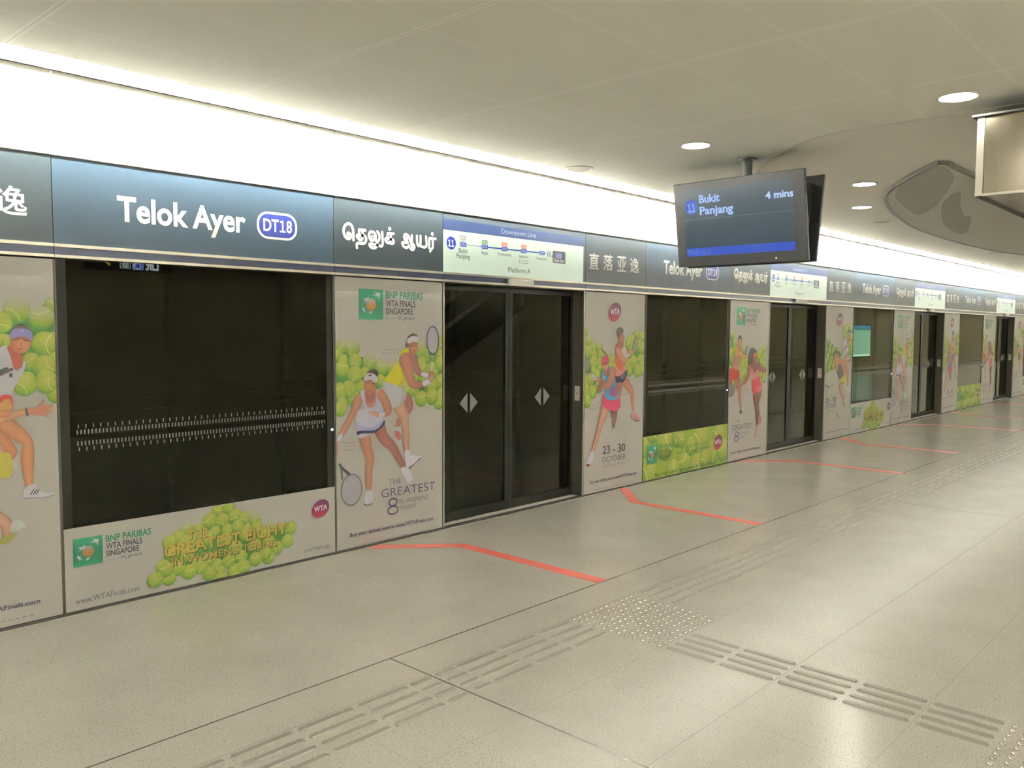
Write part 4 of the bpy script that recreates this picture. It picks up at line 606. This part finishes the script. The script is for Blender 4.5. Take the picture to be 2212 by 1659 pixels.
pr.micro('6f7870', (880, 2199), (1012, 2197)); pr.micro('6f7870', (880, 2178), (1016, 2176))
pr.build('station_names', h_mp, LIT)
pr.rrect('23262a', 1334, 1515, 2203, 2312, 8); pr.poly('23262a', [(1336, 2275), (1316, 2262), (1336, 2248)], 0); pr.rrect('8f9ac0', 1380, 1466, 2250, 2292, 14); pr.rrect('3a4a9a', 1386, 1460, 2256, 2286, 10); pr.text('DT18', 1396, 2262, 54, 18, 0, 'b9c8c8', 0.01); pr.text('Telok Ayer', 1346, 2217, 156, 25, 0, 'cfd6cc', 0.01)
pr.build('current_station_box', h_mp, LIT)
sensor = tag(MB().box(0.0, 0.31, -0.045, -0.0125, 1.972, 2.030).build('door_sensor_box', M_white, bevel=0.008), '', 'sensor box', 'white sensor boxes over the doors')
first = {}
def put(o, x, label, cat=None):
    if first.get(o.name): o = copy_tree(o)
    else: first[o.name] = True
    o.location.x = x; o['label'] = label; return o
put(h_zh, 6.304 - PER, 'dark sign with one large Chinese character visible, at the left edge of the picture')
WHERE = ['over the large glass panel at the left', 'partly behind the hanging display', 'over the panel reflecting a teal map', 'over the panel reflecting a yellow wall']
WH2 = ['left of the nearest route map screen', 'left of the second route map screen', 'left of the third route map screen', 'left of the farthest route map screen']
WH3 = ['just right of the nearest route map screen', 'just right of the second route map screen', 'just right of the third route map screen', 'cut by the right edge of the picture']
for k in range(4):
    put(h_en, 1.655 + PER * k, 'blue station sign in Latin letters, ' + WHERE[k])
    put(h_ta, 3.461 + PER * k, 'dark station name sign in white Tamil script, ' + WH2[k])
    put(h_mp, 4.486 + PER * k, 'pale lit route map screen with blue heading, over the %s door' % (ORD[k] if k < 3 else 'farthest'))
    put(h_zh, 6.304 + PER * k, 'dark station name sign with four Chinese characters, ' + WH3[k])
    put(sensor, 5.215 + PER * k, 'small white sensor box on the blue stripe over the %s door' % (ORD[k] if k < 3 else 'farthest'))

# ---------------------------------------------------------------- hanging train display
hd = empty('hanging_display', (6.41, -1.578, CEIL), 'black double-sided train display hanging from the ceiling on a dark pole', 'display')
MB().lathe([(0.042, 0.0), (0.042, -0.62)], 24).build('pole', M_cast, hd)
MB().lathe([(0.075, 0.0), (0.075, -0.012)], 24).build('ceiling_plate', M_cast, hd)
def monitor(side, face):
    rot = Matrix(((0, -0.1736 * side, -0.9848 * side), (-1.0 * side, 0, 0), (0, 0.9848, -0.1736)))     # columns: right, up, normal
    mw = rot.to_4x4(); mw.translation = Vector((-0.145 * side, 0, -0.512))
    w, h = 0.575, 0.350
    b = MB().box(-w, w, -h, h, -0.035, 0.0).box(-w * 0.86, w * 0.86, -h * 0.8, h * 0.8, -0.075, -0.035)
    o = b.build('monitor', M_black, hd, bevel=0.006); o.matrix_local = mw
    # screen content is laid out flat (x right, z up) and stood onto the monitor face
    pr = Print((-600, 600, -400, 400), 1.0); pr.d = 0.3
    x0, x1, z0, z1 = -485, 478, -262, 285
    X = lambda u: x0 + (x1 - x0) * u
    Z = lambda v: z1 - (z1 - z0) * v
    parts = []
    if face:
        pr.rect('2a3a44', x0, x1, z0, z1); parts.append(pr.build('display_panel', o, SCREEN))
        pr.rect('2a45a0', x0, x1, Z(1.0), Z(0.875)); pr.text('Platform A', X(0.015), Z(0.975), 215, 40, 0, '4a62b0', 0.02); parts.append(pr.build('platform_bar', o, SCREEN))
        pr.rect('44606e', x0, x1, Z(0.445), Z(0.437)); pr.text('Bukit', X(0.155), Z(0.20), 190, 62, 0, '8aa4dc', 0.03); pr.text('Panjang', X(0.155), Z(0.375), 305, 62, 0, '8aa4dc', 0.03); pr.text('4 mins', X(0.765), Z(0.245), 228, 52, 0, '9ab0e4', 0.03)
        parts.append(pr.build('train_times', o, SCREEN))
        pr.ell('2c4aa0', X(0.075), Z(0.25), 60, 60); pr.text('11', X(0.035), Z(0.32), 76, 66, 0, '6a86d0', 0.03); parts.append(pr.build('service_badge', o, SCREEN))
        led = MB().lathe([(0.0001, 0.005), (0.004, 0.003), (0.005, 0.0)], 10).build('status_light', M_amber, o); led.location = (0.315, -0.315, 0.0)
    else:
        pr.rect('101412', x0, x1, z0, z1); parts.append(pr.build('display_panel', o, INK))
    for p in parts: p.rotation_euler = (math.radians(-90), 0, 0)
monitor(1, True); monitor(-1, False)

# ---------------------------------------------------------------- steel box and grey ceiling panel at the right
sb = empty('steel_ceiling_box', (5.7, -3.46, CEIL), 'brushed stainless steel box hanging under the ceiling at the right edge', 'ceiling box')
MB().box(0.004, 1.9, -2.4, -0.002, -0.565, -0.105).build('body', M_steel, sb)
MB().box(-0.004, 0.004, -2.4, -0.042, -0.560, -0.105).build('front_panel', M_steel, sb)
MB().box(-0.006, 0.003, -0.036, 0.004, -0.575, -0.105).build('corner_strip', M_alu, sb)
MB().box(-0.002, 0.003, -0.042, -0.036, -0.575, -0.105).build('dark_joint', M_dark, sb)  # dark joint line beside the corner strip
MB().box(-0.012, 0.012, -2.4, -0.036, -0.577, -0.562).build('lower_lip', M_alu, sb)
MB().box(0.012, 1.9, -0.012, 0.006, -0.578, -0.566).build('lower_edge', M_dark, sb)
MB().box(-0.03, 1.93, -2.43, 0.03, -0.104, -0.092).build('top_plate', M_dark, sb)
for y in (-0.25, -2.1): MB().box(0.3, 0.36, y - 0.03, y + 0.03, -0.092, -0.001).build('hanger', M_frame, sb)
lens = [(8.25, -2.75), (7.86, -2.74), (7.60, -2.745), (7.55, -2.72), (7.66, -2.63), (7.99, -2.38), (8.47, -2.07), (8.8, -1.89), (9.14, -1.75), (9.82, -1.56), (10.46, -1.41), (11.53, -1.23), (12.34, -1.14), (13.4, -1.09), (14.7, -1.09), (15.61, -1.13), (16.52, -1.21), (17.3, -1.37), (18.4, -1.75), (19.3, -2.25), (19.9, -2.75)]
lp = empty('oval_ceiling_panel', (0, 0, CEIL), 'long grey oval panel with dark rim set under the plain ceiling at the right', 'ceiling panel')
def grow(pts, d):
    c = Vector((13.0, -2.0)); o = []
    n = len(pts)
    for i in range(n):
        a = Vector(pts[i - 1]); b = Vector(pts[(i + 1) % n]); t = (b - a).normalized(); nn = Vector((t.y, -t.x))
        if nn.dot(Vector(pts[i]) - c) < 0: nn = -nn
        o.append((pts[i][0] + nn.x * d, pts[i][1] + nn.y * d))
    return o
MB().prism(lens, -0.016, 0.010).build('panel_face', M_lens, lp)
gl = grow(lens, 0.03); rim = MB(); n = len(lens)
rim.hull([[(lens[i % n][0], lens[i % n][1], -0.022), (gl[i % n][0], gl[i % n][1], -0.022), (gl[i % n][0], gl[i % n][1], 0.010), (lens[i % n][0], lens[i % n][1], 0.010)] for i in range(n + 1)]).build('dark_rim', M_frame, lp)
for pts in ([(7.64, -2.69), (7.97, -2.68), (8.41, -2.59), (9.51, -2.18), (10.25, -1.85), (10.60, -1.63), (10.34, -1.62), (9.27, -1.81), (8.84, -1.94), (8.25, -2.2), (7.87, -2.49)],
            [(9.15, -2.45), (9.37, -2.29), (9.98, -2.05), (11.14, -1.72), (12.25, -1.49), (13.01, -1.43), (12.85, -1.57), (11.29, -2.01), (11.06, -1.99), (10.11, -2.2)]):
    MB().prism(catmull(pts, True, 3), -0.0185, -0.0161).build('darker_shape', M_lens2, lp)  # two thin darker grey shapes laid under the panel face

# ---------------------------------------------------------------- behind the camera: seen only as reflections in the glass
ls = empty('lift_sign', (4.6, -6.0, 2.32), 'hanging lift sign with yellow arrow, seen mirrored at the top of the large glass panel', 'sign')
MB().box(-0.55, 0.55, -0.06, 0.0, 0.0, 0.30).build('sign_box', M_black, ls)
for x in (-0.4, 0.4): MB().box(x - 0.01, x + 0.01, -0.04, -0.02, 0.30, 0.68).build('hanger', M_frame, ls)
MAPI = ink_mat('lit_map_ink', 3.2, 0.4)
SIGN = ink_mat('lit_sign_ink', 5.0, 0.4)
pr = Print((-600, 600, 0, 400), 1.0); pr.d = 0.3
pr.text('Lift', -360, 30, 170, 118, 0, 'd8e4e8', 0.03); L1 = pr.build('lettering', ls, SIGN)
pr.rrect('d8e4e8', -160, -25, 25, 180, 8); pr.rrect('2a48c0', -154, -31, 31, 174, 6); pr.ring('d8e4e8', -88, 75, 38, 36, 10); pr.line('d8e4e8', 10, [(-84, 155), (-84, 110), (-50, 108), (-36, 60), (-26, 56)]); L2 = pr.build('wheelchair_symbol', ls, SIGN)
for x in (0, 128): pr.rect('c8d4d4', x, x + 7, 35, 180)
pr.rect('c8d4d4', 0, 135, 35, 42); pr.rrect('c8d4d4', 28, 105, 50, 135, 14)
for x in (42, 62, 82): pr.rect('10141a', x, x + 9, 62, 118)
for x in (48, 86): pr.ell('c8d4d4', x, 152, 12, 14)
L3 = pr.build('lift_symbol', ls, SIGN)
pr.line('b8a020', 24, [(180, 130), (330, 130)]); pr.line('b8a020', 22, [(265, 195), (335, 130), (265, 70)]); L4 = pr.build('arrow', ls, SIGN)
for q in (L1, L2, L3, L4): q.rotation_euler = (0, 0, math.pi); q.location = (0, 0.001, 0)
mb_ = empty('area_map_board', (34.3, YB, 0.55), 'lit teal area map board, seen mirrored in the glass between the second and third doors', 'map board')
MB().box(-1.7, 1.7, 0.0, 0.08, 0.0, 1.34).build('frame', M_frame, mb_)
pr = Print((-1700, 1700, 0, 1400), 1.0); pr.d = 0.4
pr.rect('6f947a', -1640, 1640, 120, 1120); pr.rect('9fc4ae', -1640, 1640, 40, 119); M1 = pr.build('map_face', mb_, MAPI)
pr.rect('3a6a78', -1640, 1640, 1130, 1300); M2 = pr.build('heading_band', mb_, MAPI)
for q in (M1, M2): q.rotation_euler = (0, 0, math.pi); q.location = (0, 0.081, 0)

es = empty('escalator', (8.6, -6.0, 0.0), 'escalator behind the camera, seen only as a slanted pale streak reflected in the nearest door', 'escalator')
def slope(y0, y1, z0, z1):            # a bar rising at thirty degrees between two heights above the step line
    return MB().hull([[(x, y0, z0 + max(0.0, x - 0.5) * 0.53), (x, y1, z0 + max(0.0, x - 0.5) * 0.53), (x, y1, z1 + max(0.0, x - 0.5) * 0.53), (x, y0, z1 + max(0.0, x - 0.5) * 0.53)] for x in (0.0, 0.5, 3.9)])
for y in (-0.06, -1.06):
    slope(y - 0.04, y + 0.04, 0.93, 0.99).build('handrail', M_white, es)
    slope(y - 0.01, y + 0.01, 0.25, 0.93).build('balustrade', M_steel, es)
    slope(y - 0.05, y + 0.05, 0.02, 0.25).build('skirt', M_alu, es)
slope(-1.0, -0.12, 0.02, 0.12).build('step_band', M_frame, es)

# ---------------------------------------------------------------- floor: red waiting lines, tactile bars and studs
def red(pts, w, label):
    f = []
    n = len(pts)
    for i, (x, y) in enumerate(pts):
        a = Vector(pts[max(i - 1, 0)]); b = Vector(pts[min(i + 1, n - 1)]); c = Vector((x, y))
        d1 = (c - a).normalized() if i else (b - c).normalized(); d2 = (b - c).normalized() if i < n - 1 else d1
        nn = Vector((-(d1 + d2).y, (d1 + d2).x)).normalized(); k = w / 2 / max(0.3, nn.dot(Vector((-d1.y, d1.x))))
        f.append([(x + nn.x * k, y + nn.y * k, 0.0003), (x - nn.x * k, y - nn.y * k, 0.0003), (x - nn.x * k, y - nn.y * k, 0.0016), (x + nn.x * k, y + nn.y * k, 0.0016)])
    return tag(MB().hull(f).build('red_floor_line', M_red), label, 'floor line', 'red waiting lines on the floor')
for k in range(-1, 4):
    if k >= 0: red([(3.755 + PER * k, -0.022), (4.25 + PER * k, -0.475), (4.25 + PER * k, -1.758)], 0.10, 'bent red line on the floor at the left of the %s door' % (ORD[k] if k < 3 else 'farthest'))
    red([(6.945 + PER * k, -0.022), (6.46 + PER * k, -0.49), (6.44 + PER * k, -1.758)], 0.10, 'bent red line on the floor at the right of the %s door' % (ORD[k] if k < 3 else 'farthest') if k >= 0 else 'end of a red floor line at the left edge below the lilac visor poster')
def bar_mesh(L):
    w, h, b = 0.0165, 0.006, 0.004; m = MB(); fr = []
    for t, ww, hh in ((0.0, 0.3, 0.0018), (0.006, 0.8, 0.0048), (0.016, 1, h), (L - 0.016, 1, h), (L - 0.006, 0.8, 0.0048), (L, 0.3, 0.0018)):
        a = w * ww; fr.append([(t, -a, 0.0), (t, a, 0.0), (t, a - b * ww, hh), (t, -a + b * ww, hh)])
    return m.hull(fr)
B0 = bar_mesh(0.27).build('tactile_bar', M_bar)
bar_proto = B0
GB = 'steel bars of the tactile strip along the platform'
n_bar = 0
YS = (-2.079, -2.160, -2.241, -2.323)
def bar(x, y, rz, label, group, L=None):
    global n_bar
    o = bar_proto if n_bar == 0 else bar_proto.copy()
    if n_bar: COL.objects.link(o)
    n_bar += 1
    o.location = (x, y, 0.0002); o.rotation_euler = (0, 0, rz)
    if L: o.scale = (L / 0.27, 1, 1)
    return tag(o, label, 'tactile bar', group)
cells = [(-0.85 + 0.294 * i) for i in range(11)]
xs = []
x = 2.098
while x > 0.3: xs.append((x, 0.27)); x -= 0.294
xs += [(2.392, 0.115), (2.545, 0.112), (2.672, 0.27), (2.966, 0.27), (3.26, 0.27)]
x = 4.175; far = []
while x < 26.5:
    (xs if len(xs) < 70 else far).append((x, 0.27)); x += 0.294
for x, L in xs:
    for y in YS:
        lb = 'steel tactile bar in the strip running past the stud square, parallel to the doors' if x > 3.9 else 'steel tactile bar in the strip left of the stud square, parallel to the doors'
        bar(x, y, 0, lb, GB, L)
fm = MB()
for x, L in far:
    for y in YS:
        q = bar_mesh(L); fm.add([(a + x, b + y, c) for a, b, c in q.v], q.f)
fo = tag(fm.build('tactile_bar_strip', M_bar, loc=(0, 0, 0.0002)), 'far end of the steel tactile strip at the right edge of the floor', 'tactile strip'); fo['kind'] = 'stuff'
y = -2.668
for i in range(5):
    for x in (3.573, 3.655, 3.736, 3.818):
        bar(x, y, -math.pi / 2, 'steel tactile bar in the branch strip running from the stud square toward the lower right', 'steel bars of the branch tactile strip', 0.27)
    y -= 0.296
st0 = MB().lathe([(0.0125, 0.0), (0.0115, 0.003), (0.008, 0.005), (0.0001, 0.0055)], 14).build('tactile_stud', M_stud, smooth=True)
n = 0
def stud(x, y, label, group):
    global n
    o = st0 if n == 0 else st0.copy()
    if n: COL.objects.link(o)
    n += 1; o.location = (x, y, 0.0002); tag(o, label, 'tactile stud', group)
for i in range(12):
    for j in range(12): stud(3.571 + i * 0.0500, -2.070 - j * 0.0505, 'small round steel stud in the square where the two tactile strips meet', 'studs of the tactile square in the middle of the floor')
for i in range(10):
    for j in range(4): stud(3.821 - i * 0.0500, -4.160 - j * 0.0495, 'small round steel stud at the end of the branch strip, in the lower right corner', 'studs in the lower right corner')
